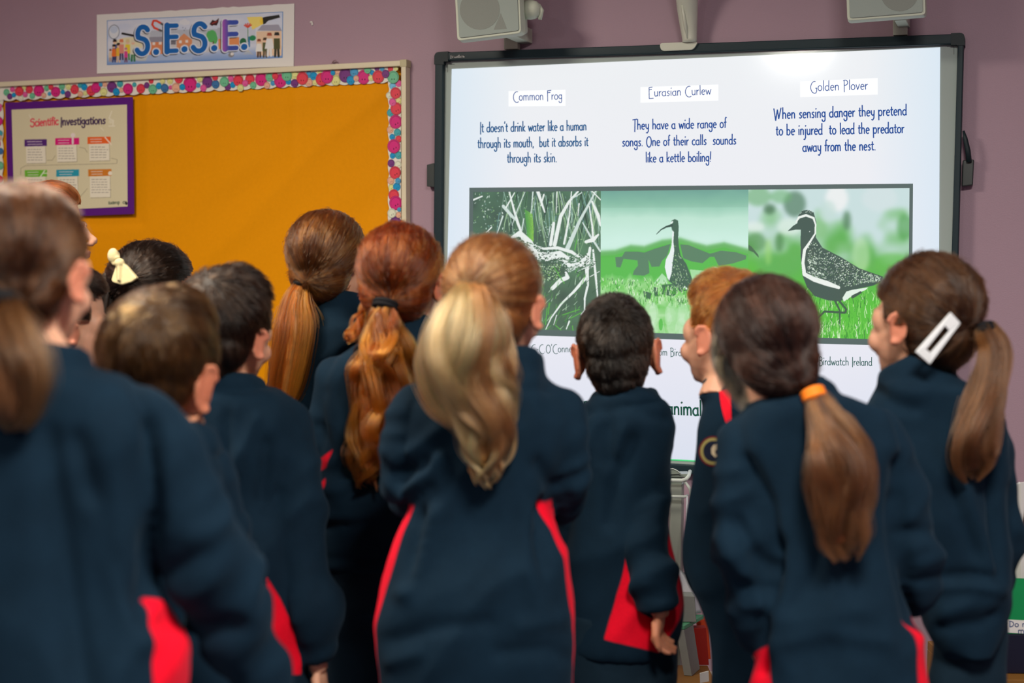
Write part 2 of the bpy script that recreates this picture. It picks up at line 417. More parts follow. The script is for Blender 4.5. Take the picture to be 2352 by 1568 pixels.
for x, y, sx in ((1028, 148, 1), (2191, 107, -1)):
    b = MB()
    for q in ([(x, y), (x + 16 * sx, y - .6 * sx)], [(x, y), (x, y + 18)]):
        V, F = ribbon(q, 0.5); b.add([PW(*v, 0.0264) for v in V], F)
    b.build('corner_mark', m_dark, wb)
# pen holders on both frame sides
b = MB(); quad_prism(b, [(980, 378), (998, 374), (998, 430), (980, 428)], 0.028, 0.026); b.build('pen_holder', m_dark, wb, bevel=.002)
b = MB(); quad_prism(b, [(2211, 368), (2237, 366), (2234, 425), (2209, 428)], 0.034, 0.03); ph = b.build('pen_holder', m_dark, wb, bevel=.003)
b = MB()
b.tube([PW(2213, 300, 0.045), PW(2217, 318, 0.045), PW(2223, 345, 0.042), PW(2226, 372, 0.040)], [.003, .0065, .0075, .0075], 12)
o = b.build('stylus_pen', m_frame2, None, smooth=True); tag(o, 'dark stylus pen resting in the holder on the right whiteboard edge', 'pen')
# ---- the slide
sl = Paint(60, 48, (232, 234, 238), 1)
uu = sl.X / 60; vv = sl.Y / 48
edge = np.clip(1 - uu / 0.16, 0, 1)[..., None] + np.clip((uu - 0.86) / 0.14, 0, 1)[..., None]
base = np.array([236, 239, 242.]) + np.stack([np.zeros_like(uu), vv * -6, vv * 2], -1)
sl.a = base * (1 - edge * .75) + np.array([211, 229, 243.]) * edge * .75
low = np.clip((vv - .62) / .38, 0, 1)[..., None]
sl.a = sl.a * (1 - low) + np.array([217, 223, 237.]) * low
SLQ = [(1037.5, 158.5), (2159.5, 108.5), (2154, 1089), (1018, 1026)]
slide = picture_mesh('projected_slide', sl.out(), SLQ, 0.0275, m_glow, wb)
OFF = 0.0281
def glow_piece(name, shapes, col, off=OFF):
    b = MB()
    for s in shapes: b.add([PW(*p, off) for p in s], [tuple(range(len(s)))], 0, lin(*col))
    return b.build(name, m_glow, slide)
glow_piece('title_box', [[(1168, 209), (1299, 206), (1299, 243), (1168, 244.5)]], (253, 254, 255))
glow_piece('title_box', [[(1471, 200), (1650, 194), (1650, 231), (1471, 236)]], (253, 254, 255))
glow_piece('title_box', [[(1838, 187), (2016, 179), (2016, 217), (1838, 223)]], (253, 254, 255))
glow_piece('green_edge', [[(1018, 1025), (2154, 1087.5), (2154, 1090.5), (1018, 1028)]], (80, 215, 130))
INK = lin(38, 78, 150); INK2 = lin(24, 84, 78)
def lines(name, rows, col):
    b = MB()
    for r in rows: px_text(b, *r, OFF + .0006, col)
    return b.build(name, m_glow, slide)
lines('title_text', [('Common Frog', 1178, 231, 1291, 228, 11, .85)], INK)
lines('title_text', [('Eurasian Curlew', 1489, 221.5, 1633, 216.5, 11, .85)], INK)
lines('title_text', [('Golden Plover', 1861, 209, 1993, 205, 11.8, .9)], INK)
lines('body_text', [("It doesn't drink water like a human", 1102, 303.5, 1347, 298.7, 12, 1.25),
                    ('through its mouth,  but it absorbs it', 1097, 339.7, 1351, 335, 12, 1.25),
                    ('through its skin.', 1164.7, 373, 1278.6, 372, 12, 1.25)], lin(30, 88, 138))
lines('body_text', [('They have a wide range of', 1453, 297.5, 1668, 293, 12, 1.3),
                    ('songs. One of their calls  sounds', 1429, 336, 1690.6, 331, 12, 1.3),
                    ('like a kettle boiling!', 1483, 372.6, 1633, 370.7, 12, 1.3)], INK)
lines('body_text', [('When sensing danger they pretend', 1777, 273, 2082.5, 264, 13, 1.4),
                    ('to be injured  to lead the predator', 1782, 310.5, 2076.5, 305, 13, 1.4),
                    ('away from the nest.', 1843.5, 348, 2011, 344.6, 13, 1.4)], INK)
lines('caption_text', [(".C-C.O'Connell", 1216, 808.8, 1321, 808.3, 9.5, .75)], INK2)
lines('caption_text', [('om Bird', 1513, 815.5, 1566, 817.5, 9.5, .75)], INK2)
lines('caption_text', [('Birdwatch Ireland', 1881, 837.8, 2003, 839.5, 10, .85)], INK2)
lines('headline_text', [('e an', 1303, 938, 1352, 941, 18, 2.0)], lin(20, 78, 62))
lines('headline_text', [('animal', 1532, 951, 1611, 954.5, 18, 2.0)], lin(20, 78, 62))
# ---- picture strip
GREY = (88, 104, 102)
PQ = lambda x: ((x - 1086) / (2089 - 1086))
top = lambda x: 441 - 9 * PQ(x); bot = lambda x: 752.6 + 28.5 * PQ(x)
glow_piece('picture_border', [[(1078, 431), (2097, 421.5), (2097, top(2097)), (1078, top(1078))],
                             [(1076, bot(1076)), (2094, bot(2094)), (2094, 795), (1075, 766)],
                             [(1078, top(1078)), (1087, top(1087)), (1084, bot(1084)), (1075.5, bot(1076))],
                             [(2089, top(2089)), (2097, top(2097)), (2094, bot(2094)), (2086, bot(2086))]], GREY, OFF + .0003)
rng = random.Random(5)
def grass(p, n, x0, x1, ytop, ybot, cols, hmin, hmax, lean=4):
    for _ in range(n):
        x = rng.uniform(x0, x1); y = rng.uniform(ytop, ybot); h = rng.uniform(hmin, hmax) * (0.6 + 0.7 * (y - ytop) / max(ybot - ytop, 1))
        p.line([(x, y), (x + rng.uniform(-lean, lean) * .5, y - h * .55), (x + rng.uniform(-lean, lean), y - h)], [1.9, 1.5, .4], rng.choice(cols), .9)
# nest in dead stems
w1, h1 = 296, 314
p = Paint(w1, h1, (72, 98, 84))
fb = lambda s, sx, sy, o=3, X=None, Y=None: fbm(p.X / sx, p.Y / sy, 0.0, s, o)
n1 = fbm(p.X / 60, p.Y / 60, 0, 3)[..., None]
p.a = np.array([58, 74, 72.]) * (1 - n1) + np.array([92, 136, 104.]) * n1 + (p.Y / h1)[..., None] * np.array([14, 18, 8.])
C1 = lambda x, y: ((x - 236) * .2295, (y - 85) * .2295)       # reading of the enlarged photograph
for _ in range(420):
    x, y = rng.uniform(0, w1), rng.uniform(0, 125)
    if rng.random() < .45 and x > 70: continue
    a = rng.uniform(0, 6.3); l = rng.uniform(1, 4.5)
    p.line([(x, y), (x + math.cos(a) * l, y + math.sin(a) * l * 1.5)], rng.uniform(.8, 2.4), rng.choice([(222, 238, 228), (190, 222, 200), (130, 176, 120), (110, 150, 140), (150, 190, 140)]))
WHT = (232, 239, 235); OFFW = (206, 222, 216)
for _ in range(75):                                              # thin dead stems behind
    x0_ = rng.uniform(60, w1); l = rng.uniform(40, 150); a = rng.uniform(-.35, .35); y0_ = rng.uniform(-20, 60)
    p.line([(x0_, y0_), (x0_ + a * l * .5 + rng.uniform(-3, 3), y0_ + l * .5), (x0_ + a * l, y0_ + l)], [rng.uniform(.8, 2.6), rng.uniform(.8, 2.2), .6], rng.choice([(150, 186, 170), (196, 218, 210), (110, 150, 150), (92, 140, 96), (40, 56, 56), (170, 206, 160)]), .85)
for pts, ws in [([(610,90),(660,270),(700,400),(735,490)],[4,6,8,6]), ([(550,230),(640,330),(680,370)],[9,9,4]), ([(665,95),(580,240)],[3,4]), ([(240,165),(330,130)],[5,4]),
                ([(1475,85),(1420,190),(1320,370),(1200,640)],[4,6,8,13]), ([(1300,90),(1210,190),(1130,330),(1070,610)],[5,7,10,11]), ([(1235,90),(1215,330),(1165,600)],[3,4,6]),
                ([(1060,400),(1030,610)],[8,9]), ([(1345,390),(1420,520),(1520,670)],[3,6,5]), ([(1410,230),(1440,420),(1450,540)],[3,5,6]), ([(1440,190),(1500,330),(1520,420)],[5,10,5]), ([(1430,80),(1525,175)],[3,3]),
                ([(1090,90),(1085,300)],[3,2]), ([(850,90),(830,340)],[4,2]), ([(770,90),(700,250),(640,420)],[2,3,1]), ([(545,330),(480,530)],[5,2]), ([(960,120),(930,230)],[5,3]), ([(1340,100),(1240,160)],[3,3]),
                ([(900,90),(970,290)],[10,4]), ([(430,440),(380,490)],[4,2]), ([(760,350),(740,470)],[3,4]), ([(1025,430),(1010,520)],[3,2]), ([(1310,210),(1300,330)],[4,2])]:
    p.line([C1(*q) for q in pts], [max(1.6, v * .8) for v in ws], rng.choice([WHT, OFFW, WHT]))
for k in range(9): p.line([C1(770 + k * 9, 260 + k * 6), C1(790 + k * 8, 430), C1(800 + k * 7, 580)], 1.6, (86 + 6 * k, 160 + 4 * k, 80))
for pts, ws in [([(640,540),(720,500),(820,590),(880,700),(1000,730),(1120,700),(1200,740)],[14,30,34,30,40,34,18]),
                ([(880,620),(960,650),(1100,640),(1240,680),(1330,740)],[6,12,16,18,8]), ([(1150,760),(1230,820),(1330,800),(1400,700)],[10,26,28,14]), ([(1380,580),(1450,560),(1500,510)],[16,22,10]),
                ([(1420,640),(1390,860),(1400,1000),(1370,1130),(1370,1250)],[14,20,12,10,7]), ([(1450,660),(1475,900),(1500,1160)],[10,12,7]),
                ([(1180,870),(1200,930),(1130,960),(1050,1040)],[10,22,24,20]), ([(1370,940),(1270,1060),(1140,1190),(1040,1330),(985,1450)],[18,14,10,7,4]),
                ([(1420,920),(1515,865)],[4,3]), ([(1220,1360),(1190,1440)],[9,5]), ([(1095,1300),(1065,1400)],[5,3]), ([(1340,1290),(1380,1240)],[10,8])]:
    p.line([C1(*q) for q in pts], [v * .42 for v in ws], WHT)
for _ in range(260):                                             # loose straw of the nest
    t = rng.random(); x, y = C1(640 + 800 * t + rng.uniform(-40, 40), 560 + 230 * math.sin(t * 2.2) + rng.uniform(-70, 90)); a = rng.uniform(-.9, .9); l = rng.uniform(3, 12)
    p.line([(x, y), (x + l * math.cos(a), y + l * math.sin(a))], rng.uniform(.8, 2.0), rng.choice([WHT, WHT, OFFW, (120, 150, 130), (60, 80, 70)]))
for _ in range(120):
    x, y = rng.uniform(150, w1), rng.uniform(180, h1); a = rng.uniform(-1.6, -.6); l = rng.uniform(6, 22)
    p.line([(x, y), (x + l * math.cos(a), y + l * math.sin(a))], [1.6, .6], rng.choice([(84, 150, 76), (110, 190, 90), (60, 96, 72), (190, 220, 190)]), .8)
for _ in range(150):                                             # broken edges of the nest rim
    t = rng.random(); x, y = C1(660 + 760 * t + rng.uniform(-30, 30), 560 + 230 * math.sin(t * 2.2) + rng.uniform(-60, 60))
    p.disc((x, y), rng.uniform(.6, 2.2), rng.choice([WHT, (60, 84, 74), (90, 120, 96), WHT]))
p.poly([C1(*q) for q in [(880,790),(1000,770),(1130,800),(1190,860),(1120,930),(1030,970),(960,940),(900,880)]], (70, 96, 80), .85)
for _ in range(170):
    x, y = C1(rng.uniform(890, 1130), rng.uniform(800, 960)); p.disc((x, y), rng.uniform(.5, 1.3), rng.choice([(190, 224, 176), (140, 190, 110), (214, 234, 206)]))
for pts in [[(1060,820),(1170,990)],[(1290,560),(1270,660)],[(1150,1300),(1320,1240)],[(1000,1230),(985,1400)],[(1230,1330),(1340,1270)],[(1080,1400),(1140,1450)],[(1250,1400),(1260,1470)],[(900,930),(960,1040)],[(1020,1180),(1010,1300)]]:
    p.line([C1(*q) for q in pts], 1.6, (96, 190, 70))
picture_mesh('frog_photo', p.out(), [(1087, top(1087)), (1380, top(1380)), (1379, bot(1379)), (1084, bot(1084))], OFF + .0006, m_glow, slide)
# curlew
w2, h2 = 339, 330
p = Paint(w2, h2, (200, 232, 220))
C2 = lambda x, y: ((x - 5) * .2424, (y - 72) * .2424)
y = p.Y; x = p.X
stops = [(0, (118, 172, 158)), (28, (140, 196, 172)), (62, (190, 228, 210)), (118, (205, 238, 226)), (330, (205, 238, 226))]
g = np.stack([np.interp(y + 8 * (fbm(x / 60, y / 40, 0, 8) - .5) * 2, [s[0] for s in stops], [s[1][k] for s in stops]) for k in range(3)], -1); p.a = g
p.put((y < 40) & (x < 999), g * .96 + np.array([0, 4, 8.]) * 0)
hill = np.interp(x, [q[0] for q in (C2(5,650), C2(150,640), C2(300,590), C2(430,600), C2(600,540), C2(770,520), C2(900,560), C2(1020,590), C2(1180,560), C2(1400,620))],
                 [C2(0, v)[1] for v in (650, 640, 590, 600, 540, 520, 560, 590, 560, 620)])
t = np.clip((y - hill + 2) / 16, 0, 1)[..., None]
p.a = p.a * (1 - t) + np.array([92, 186, 84.]) * t
t = np.exp(-((y - hill - 6) / 7) ** 2)[..., None] * .5; p.a = p.a * (1 - t) + np.array([70, 150, 62.]) * t
DK = (92, 132, 104)
for q in ([(150,710),(215,705),(245,655),(370,655),(430,665),(520,630),(680,580),(650,690),(600,740),(575,795),(500,800),(470,730),(480,860),(430,885),(320,880),(330,840),(370,790),(365,740),(230,725),(200,810),(160,805)],
          [(770,585),(850,590),(960,635),(1050,670),(1090,660),(1150,640),(1290,655),(1385,685),(1380,720),(1260,760),(1130,785),(1090,700),(1050,700),(980,760),(880,745),(800,715)]):
    p.poly([C2(*v) for v in q], DK)
base_y = 205
t = np.clip((y - (C2(0, 880)[1] + 10 * (fbm(x / 14, 0 * y, 0, 21) - .5) * 2)) / 18, 0, 1)[..., None]
pat = fbm(x / 24, y / 18, 0, 33)[..., None]
tgt = np.array([96, 190, 78.]) * (1 - pat) + np.array([205, 236, 196.]) * pat
p.a = p.a * (1 - t) + tgt * t
p.poly([C2(*v) for v in [(520,960),(600,860),(640,900),(650,960)]], (200, 236, 206), .7)
p.poly([C2(*v) for v in [(860,820),(1000,830),(1100,790),(1250,850),(1400,860),(1400,960),(900,960)]], (190, 232, 190), .75)
for q in ([(420,1030),(500,1050),(490,1110),(430,1090)], [(600,970),(700,960),(760,1040),(700,1080),(600,1060)], [(520,990),(560,1000),(570,1080),(530,1080)]): p.poly([C2(*v) for v in q], (70, 110, 84))
grass(p, 520, 0, w2, C2(0, 930)[1], C2(0, 1180)[1], [(120, 206, 92), (196, 236, 176), (78, 166, 66), (232, 246, 222), (66, 120, 72), (88, 176, 74)], 5, 14, 3)
for _ in range(60): 
    xx, yy = rng.uniform(95, w2), rng.uniform(C2(0, 1190)[1], h2)
    p.disc((xx, yy), rng.uniform(6, 16), rng.choice([(214, 240, 214), (180, 228, 176), (150, 214, 140), (226, 244, 226)]), .25, ry=rng.uniform(12, 30))
p.disc(C2(590, 1350), 5, (70, 180, 60), .7, ry=14)
p.poly([C2(*v) for v in [(690,360),(720,345),(750,360),(757,420),(752,520),(758,600),(775,690),(830,770),(880,900),(895,950),(850,1010),(780,1040),(700,960),(660,930),(625,800),(640,720),(680,650),(697,560),(698,470),(690,430),(680,400)]], (72, 104, 88))
p.poly([C2(*v) for v in [(697,450),(712,470),(706,560),(716,640),(700,760),(690,860),(668,930),(650,900),(626,800),(636,730),(672,660),(690,590)]], (232, 240, 240))
p.line([C2(*v) for v in [(690,405),(640,418),(590,445),(545,490)]], [6, 4, 2.6, 1.4], (60, 84, 76))
p.poly([C2(*v) for v in [(672,385),(700,360),(705,375),(690,392)]], (226, 240, 234))
for _ in range(150):
    xx, yy = rng.uniform(690, 880), rng.uniform(580, 1000)
    if xx > 770 + (yy - 690) * .42 or xx < 700 - (yy - 600) * .08: continue
    xx, yy = C2(xx, yy); p.line([(xx, yy), (xx + 1.5, yy + rng.uniform(2, 4))], 1.0, rng.choice([(170, 214, 150), (120, 176, 104), (206, 230, 196)]))
p.line([C2(815, 990), C2(850, 1015)], [5, 2], (230, 240, 236))
grass(p, 70, C2(560,0)[0], C2(900,0)[0], C2(0, 1000)[1], C2(0, 1090)[1], [(120, 206, 92), (78, 166, 66), (200, 236, 180)], 6, 13, 3)
picture_mesh('curlew_photo', p.out(), [(1380, top(1380)), (1719, top(1719)), (1718, bot(1718)), (1379, bot(1379))], OFF + .0006, m_glow, slide)
# golden plover
w3, h3 = 370, 342
p = Paint(w3, h3, (190, 220, 205))
C3 = lambda x, y: ((x - 67) * .2934, (y - 122) * .2934)
x, y = p.X, p.Y
n1 = fbm(x / 55, y / 55, 0, 12, 2); n2 = fbm(x / 90, y / 90, 0, 14, 2)
g1 = np.array([200, 222, 222.]); g2 = np.array([96, 176, 88.]); g3 = np.array([92, 190, 66.])
t = np.clip((y / h3 - .24) / .22 + (n1 - .5) * 2.6, 0, 1)[..., None]
p.a = g1 * (1 - t) + g2 * t
t = np.clip((y / h3 - .5) / .18 + (n2 - .5) * 1.6, 0, 1)[..., None]; p.a = p.a * (1 - t) + g3 * t
for (cx, cy), r, ry, c, al in [(C3(440,240),26,30,(92,132,108),.8), (C3(240,280),14,12,(74,116,84),.8), (C3(850,370),9,22,(86,130,96),.8), (C3(1290,420),16,30,(84,160,84),.7), (C3(770,200),26,30,(238,240,240),.9),
                           (C3(150,180),30,22,(106,170,110),.6), (C3(330,180),26,16,(110,176,116),.6), (C3(120,420),24,12,(226,238,232),.8), (C3(400,420),28,20,(214,234,220),.8), (C3(130,540),24,22,(80,140,78),.6), (C3(320,540),10,22,(70,130,70),.7),
                           (C3(790,570),30,16,(110,180,100),.5), (C3(960,640),20,40,(190,226,180),.6), (C3(1100,200),40,30,(214,226,228),.6), (C3(640,430),16,24,(120,186,110),.5), (C3(1200,700),40,24,(96,186,76),.6), (C3(230,620),8,30,(160,214,120),.6), (C3(700,300),20,26,(196,220,214),.7)]:
    p.disc((cx, cy), r, c, al, ry)
p.blur(5)
p.poly([C3(*v) for v in [(70,560),(95,575),(150,640),(155,665),(110,620),(72,605)]], (76, 110, 84))
grass(p, 620, 0, w3, C3(0, 900)[1], h3 + 6, [(120, 206, 84), (72, 160, 60), (214, 240, 196), (60, 120, 62), (96, 190, 70), (150, 222, 120)], 10, 30, 6)
BD = (70, 92, 84)
p.poly([C3(*v) for v in [(470,330),(500,292),(545,285),(590,305),(612,380),(608,500),(660,580),(800,650),(950,740),(1130,800),(1135,830),(1060,870),(930,900),(860,960),(800,1000),(700,990),(600,960),(540,890),(505,800),(490,650),(488,520),(490,440),(455,440),(385,452),(430,410),(462,390)]], BD)
p.line([C3(*v) for v in [(450,385),(475,345),(530,328),(590,350),(606,400),(604,470),(560,540),(520,600),(508,700),(520,790),(600,830),(700,860),(790,890)]], [2.2, 5.5, 5.5, 5, 3.5, 3.5, 5, 7, 7, 9, 11, 12, 7], (236, 242, 236))
p.poly([C3(*v) for v in [(850,920),(900,905),(1020,885),(1000,905),(900,950),(830,1000),(820,970)]], (226, 240, 228))
rr = random.Random(9)
for _ in range(620):
    xx = rr.uniform(545, 1110); lo = np.interp(xx, [545, 610, 660, 800, 950, 1130], [560, 520, 590, 655, 745, 805]); hi = np.interp(xx, [545, 700, 800, 900, 1000, 1130], [790, 850, 880, 880, 850, 840])
    yy = rr.uniform(lo + 4, hi); a, b_ = C3(xx, yy)
    p.disc((a, b_), rr.uniform(.55, 1.45), rr.choice([(226, 238, 226), (196, 222, 190), (226, 238, 226), (150, 190, 140)]), 1, ry=rr.uniform(.5, 1.1))
for _ in range(40):
    xx = rr.uniform(540, 680); a, b_ = C3(xx, rr.uniform(650, 830)); p.line([(a, b_), (a + 6, b_ + 3)], 1.1, (214, 232, 214))
p.disc(C3(560, 455), 1.2, (230, 238, 230))
for _ in range(14): a, b_ = C3(rr.uniform(480, 590), rr.uniform(288, 312)); p.disc((a, b_), .8, (220, 236, 220))
p.line([C3(*v) for v in [(760,990),(800,1070),(800,1200)]], [5, 4, 3], (66, 96, 76))
p.line([C3(*v) for v in [(800,1000),(850,1060),(840,1085),(680,1080),(630,1130)]], [5, 5, 5, 5, 3], (66, 96, 76))
p.line([C3(*v) for v in [(900,960),(960,925)]], [7, 5], (66, 90, 78))
grass(p, 130, C3(600,0)[0], C3(950,0)[0], C3(0, 1180)[1], h3 + 4, [(120, 206, 84), (72, 160, 60), (226, 244, 210), (96, 190, 70)], 10, 26, 5)
picture_mesh('plover_photo', p.out(), [(1719, top(1719)), (2089, top(2089)), (2086, bot(2086)), (1718, bot(1718))], OFF + .0006, m_glow, slide)
# ================================================================ notice board with smiling button border
m_alu = mat('notice_frame', lin(226, 216, 186), 0.42, 0.5, 0.04, 30)
m_orange = mat('orange_backing_paper', lin(234, 152, 0), 0.7, 0.12, 0.05, 90, 0.2, 300)
m_print = mat('printed_card', (1, 1, 1), 0.45, 0.35, attr='Col')
m_paper = mat('white_laminate', (0.80, 0.79, 0.77), 0.3, 0.45)
nb0 = PW(450, 600)
nb = empty('notice_board', (nb0[0], WALL_Y, PW(450, 1010)[2]))
tag(nb, 'wide notice board with plain orange backing paper and smiling button border', 'notice board')
NO = [(-44, 190.5), (932, 138), (934, 1030), (-30, 1030)]; NI = [(-33, 201), (921, 151.5), (923, 1016), (-19, 1016)]
for i in range(4):
    j = (i + 1) % 4; b = MB(); quad_prism(b, [NO[i], NO[j], NI[j], NI[i]], 0.036, 0.036); b.build('frame_rail', m_alu, nb, bevel=.002)
b = MB(); quad_prism(b, [(918, 137), (933.5, 136), (933.5, 153), (918, 154)], .0375, .037); b.build('corner_cap', mat('notice_corner', lin(196, 188, 150), .5), nb, bevel=.002)
nx, ny = 120, 100; V = []; F = []
for j in range(ny + 1):
    for i in range(nx + 1):
        u, v = i / nx, j / ny
        px = (NI[0][0] * (1-u) + NI[1][0] * u) * (1-v) + (NI[3][0] * (1-u) + NI[2][0] * u) * v
        py = (NI[0][1] * (1-u) + NI[1][1] * u) * (1-v) + (NI[3][1] * (1-u) + NI[2][1] * u) * v
        a = (px * .62 + py * .78) / 92.0; c_ = (px * .78 - py * .62) / 360.0
        em = min(1, u * 8, (1 - u) * 14, v * 14, (1 - v) * 10) * (1.0 if px > 330 or py > 520 else .55)
        r = em * 0.020 * fbm(a, c_, 0, 2, 2) + em * 0.014 * (1 - abs(2 * float(vnoise(a * .55, c_ * .8, 0, 6)) - 1)) ** 2
        r += 0.004 * math.exp(-((px - 676 + (py - 230) * .03) / 7) ** 2) * max(0, 1 - (py - 180) / 330)
        V.append(PW(px, py, 0.004 + r))
F = [(j * (nx+1) + i, (j+1) * (nx+1) + i, (j+1) * (nx+1) + i + 1, j * (nx+1) + i + 1) for j in range(ny) for i in range(nx)]
link('backing_paper', mesh_np('backing_paper', V, F), m_orange, nb, True)
PAL = dict(m=(214, 40, 128), r=(226, 66, 84), p=(118, 56, 130), b=(20, 150, 206), B=(74, 158, 206), t=(70, 170, 180), g=(112, 192, 150), y=(226, 226, 150), c=(232, 178, 150), k=(226, 92, 160), w=(226, 230, 206), l=(120, 196, 236), d=(60, 116, 170))
def buttons(name, base, items, scale_off=0.021, rot=0.0):
    b = MB(); z = scale_off
    for poly in base: b.add([PW(x, y, z) for x, y in poly], [tuple(range(len(poly)))], 0, lin(236, 234, 222))
    k = 0
    for cx, cy, r, c in items:
        r *= 1.10
        z = scale_off + .0004 + .00035 * (k % 7); k += 1
        col = np.array(lin(*PAL[c])); ring = col * .55
        circ = lambda rr, dx=0, dy=0, n=22: [PW(cx + dx + rr * .97 * math.cos(2*math.pi*i/n), cy + dy + rr * 1.08 * math.sin(2*math.pi*i/n), z) for i in range(n)]
        def disc(rr, cc, up, dx=0, dy=0):
            b.add([q - np.array([0, up, 0]) for q in circ(rr, dx, dy)], [tuple(range(22))], 0, tuple(cc))
        disc(r, ring, 0); disc(r * .93, col, .00006)
        if r > 5:
            disc(r * .78, ring, .0001, r * .04, -r * .05); disc(r * .72, col * 1.05, .00014, r * .02, r * .0)
        e = .2 * r; a = rot
        for sx in (-1, 1):
            ex, ey = sx * e, .36 * r
            ex, ey = ex * math.cos(a) - ey * math.sin(a), ex * math.sin(a) + ey * math.cos(a)
            n = 10; b.add([PW(cx + ex + r * .075 * math.cos(2*math.pi*i/n), cy + ey + r * .14 * math.sin(2*math.pi*i/n), z + .0003) for i in range(n)], [tuple(range(n))], 0, tuple(col * .18))
    return b.build(name, m_print, nb)
ttop = lambda x: 168.4 - .0515 * (x - 600)
def scallop_top(x0, x1, d):
    p = [(x0, ttop(x0)), (x1, ttop(x1))]; x = x1
    while x > x0:
        p.append((x, ttop(x) + d(x) + 4.2 * abs(math.cos((x - 22) * math.pi / 28.5)) ** 1.0 - 2)); x -= 2.0
    return p
L1 = [(110,530,50,'g'),(165,600,45,'p'),(235,575,35,'b'),(210,480,40,'k'),(405,450,35,'y'),(325,510,70,'r'),(425,565,40,'k'),(495,480,60,'r'),(350,630,42,'w'),(545,590,45,'g'),(655,500,85,'m'),(740,580,40,'c'),(785,460,40,'g'),(860,440,40,'r'),(835,555,30,'B'),(1045,430,50,'g'),(940,520,75,'m'),(1060,525,35,'b'),(1155,435,45,'y'),(1145,560,50,'p'),(1355,555,45,'c'),(1260,480,70,'r'),(1355,410,40,'t'),(1425,440,50,'b'),(1440,545,35,'y'),(1540,500,75,'r'),(1620,450,75,'m'),(1700,400,30,'B'),(1770,395,40,'c'),(1750,520,60,'y'),(1890,440,80,'p'),(2025,385,50,'t'),(1965,520,55,'b'),(2050,490,35,'c'),(2160,470,80,'m'),(2270,400,35,'t')]
L1 = [(a * .136, 140 + b_ * .136, r * .136, c) for a, b_, r, c in L1]
L2 = [(1300,295,38,'r'),(1355,265,25,'p'),(1410,300,38,'g'),(1465,270,26,'b'),(1520,290,34,'d'),(1500,225,22,'y'),(1395,225,22,'r'),(1575,285,18,'k'),(1570,225,26,'y'),(1625,285,38,'c'),(1650,205,36,'r'),(1683,280,25,'b'),(1845,205,26,'y'),(1755,255,60,'m'),(1830,265,20,'B'),(1915,235,46,'p'),(1878,290,28,'k'),(1990,255,34,'d'),(1985,190,26,'r')]
L2 = [(a * .2488, 130 + b_ * .2488, r * .2488, c) for a, b_, r, c in L2]
L3 = [(55,210,36,'g'),(85,250,27,'p'),(127,237,22,'b'),(110,185,24,'k'),(190,175,22,'y'),(172,200,40,'r'),(190,262,26,'y'),(230,222,24,'k'),(270,190,38,'r'),(297,240,26,'g')]
L3 = [(500 + a * .2742, 130 + b_ * .2742, r * .2742, c) for a, b_, r, c in L3]
L4 = [(0,350,90,'m'),(90,445,45,'c'),(125,320,55,'g'),(215,300,45,'r'),(395,290,75,'g'),(180,410,35,'B'),(295,375,90,'m'),(420,385,42,'b'),(520,290,60,'y'),(515,410,55,'p'),(735,400,55,'c'),(635,335,85,'r'),(735,275,45,'B'),(810,300,55,'b'),(830,400,40,'y'),(895,225,35,'y'),(930,350,85,'r'),(1015,310,90,'m'),(1105,250,35,'b'),(1180,245,50,'c'),(1150,365,70,'y'),(1300,290,95,'p'),(1435,240,60,'B'),(1380,365,60,'b'),(1465,335,40,'c'),(1640,205,50,'g'),(1580,315,95,'m'),(1710,245,35,'b'),(1695,330,40,'y'),(1785,185,35,'p'),(1865,185,35,'B'),(1805,310,85,'r'),(1920,265,55,'p'),(1995,190,40,'r'),(2080,180,34,'y'),(2035,315,85,'g')]
L4 = [(600 + a * .1488, 130 + b_ * .1488, r * .1488, c) for a, b_, r, c in L4]
buttons('button_border', [scallop_top(-30, 909, lambda x: 31.5 + 3.5 * x / 900)], L1 + L2 + L3 + L4, 0.0225)
def scallop_side(xin, y0, y1, sgn, xo):
    p = [(xo, y0), (xo, y1)]; y = y1
    while y > y0:
        p.append((xin + sgn * (3.2 * abs(math.sin((y - 205) * math.pi / 39.0)) - 1), y)); y -= 2.0
    return p
R1 = [(1515,225,25,'k'),(1465,245,25,'l'),(1435,325,24,'w'),(1515,370,26,'y'),(1490,305,42,'r'),(1495,435,45,'r'),(1465,380,28,'k'),(1447,470,28,'t'),(1445,612,26,'c'),(1490,545,50,'m'),(1505,635,28,'t'),(1515,690,25,'r'),(1462,672,22,'b'),(1475,750,50,'m'),(1515,825,28,'t'),(1465,830,22,'b'),(1453,893,28,'p'),(1510,905,28,'w'),(1450,1037,28,'c'),(1485,970,45,'r'),(1510,1040,22,'B'),(1455,1095,24,'y'),(1500,1090,30,'b'),(1475,1160,42,'r'),(1490,1225,50,'m'),(1520,1280,16,'B'),(1515,1325,22,'c'),(1458,1310,34,'w'),(1490,1390,45,'p'),(1450,1450,28,'c'),(1500,1470,30,'b')]
R1 = [(500 + a * .2742, 130 + b_ * .2742, r * .2742, c) for a, b_, r, c in R1]
R1 += [(908, y_, 11, c) for y_, c in zip(range(550, 1000, 26), 'mrtbmpcgrmbtkmrpgbm')]
buttons('button_border', [scallop_side(893, 186, 1010, -1, 921)], R1, 0.0195, rot=-.5)
R0 = [(-2, 185 + 65, 6, 'k'), (0, 244, 5, 'k'), (-3, 278, 9, 'm'), (0, 306, 6, 't'), (-1, 316, 5, 'c'), (1, 347, 6.5, 'd'), (0, 380, 8, 'g'), (-1, 412, 8, 'r'), (-8, 330, 9, 'm'), (-10, 362, 8, 'y'), (-10, 262, 8, 'b')]
buttons('button_border', [scallop_side(6, 203, 1010, 1, -30)], R0, 0.0195)
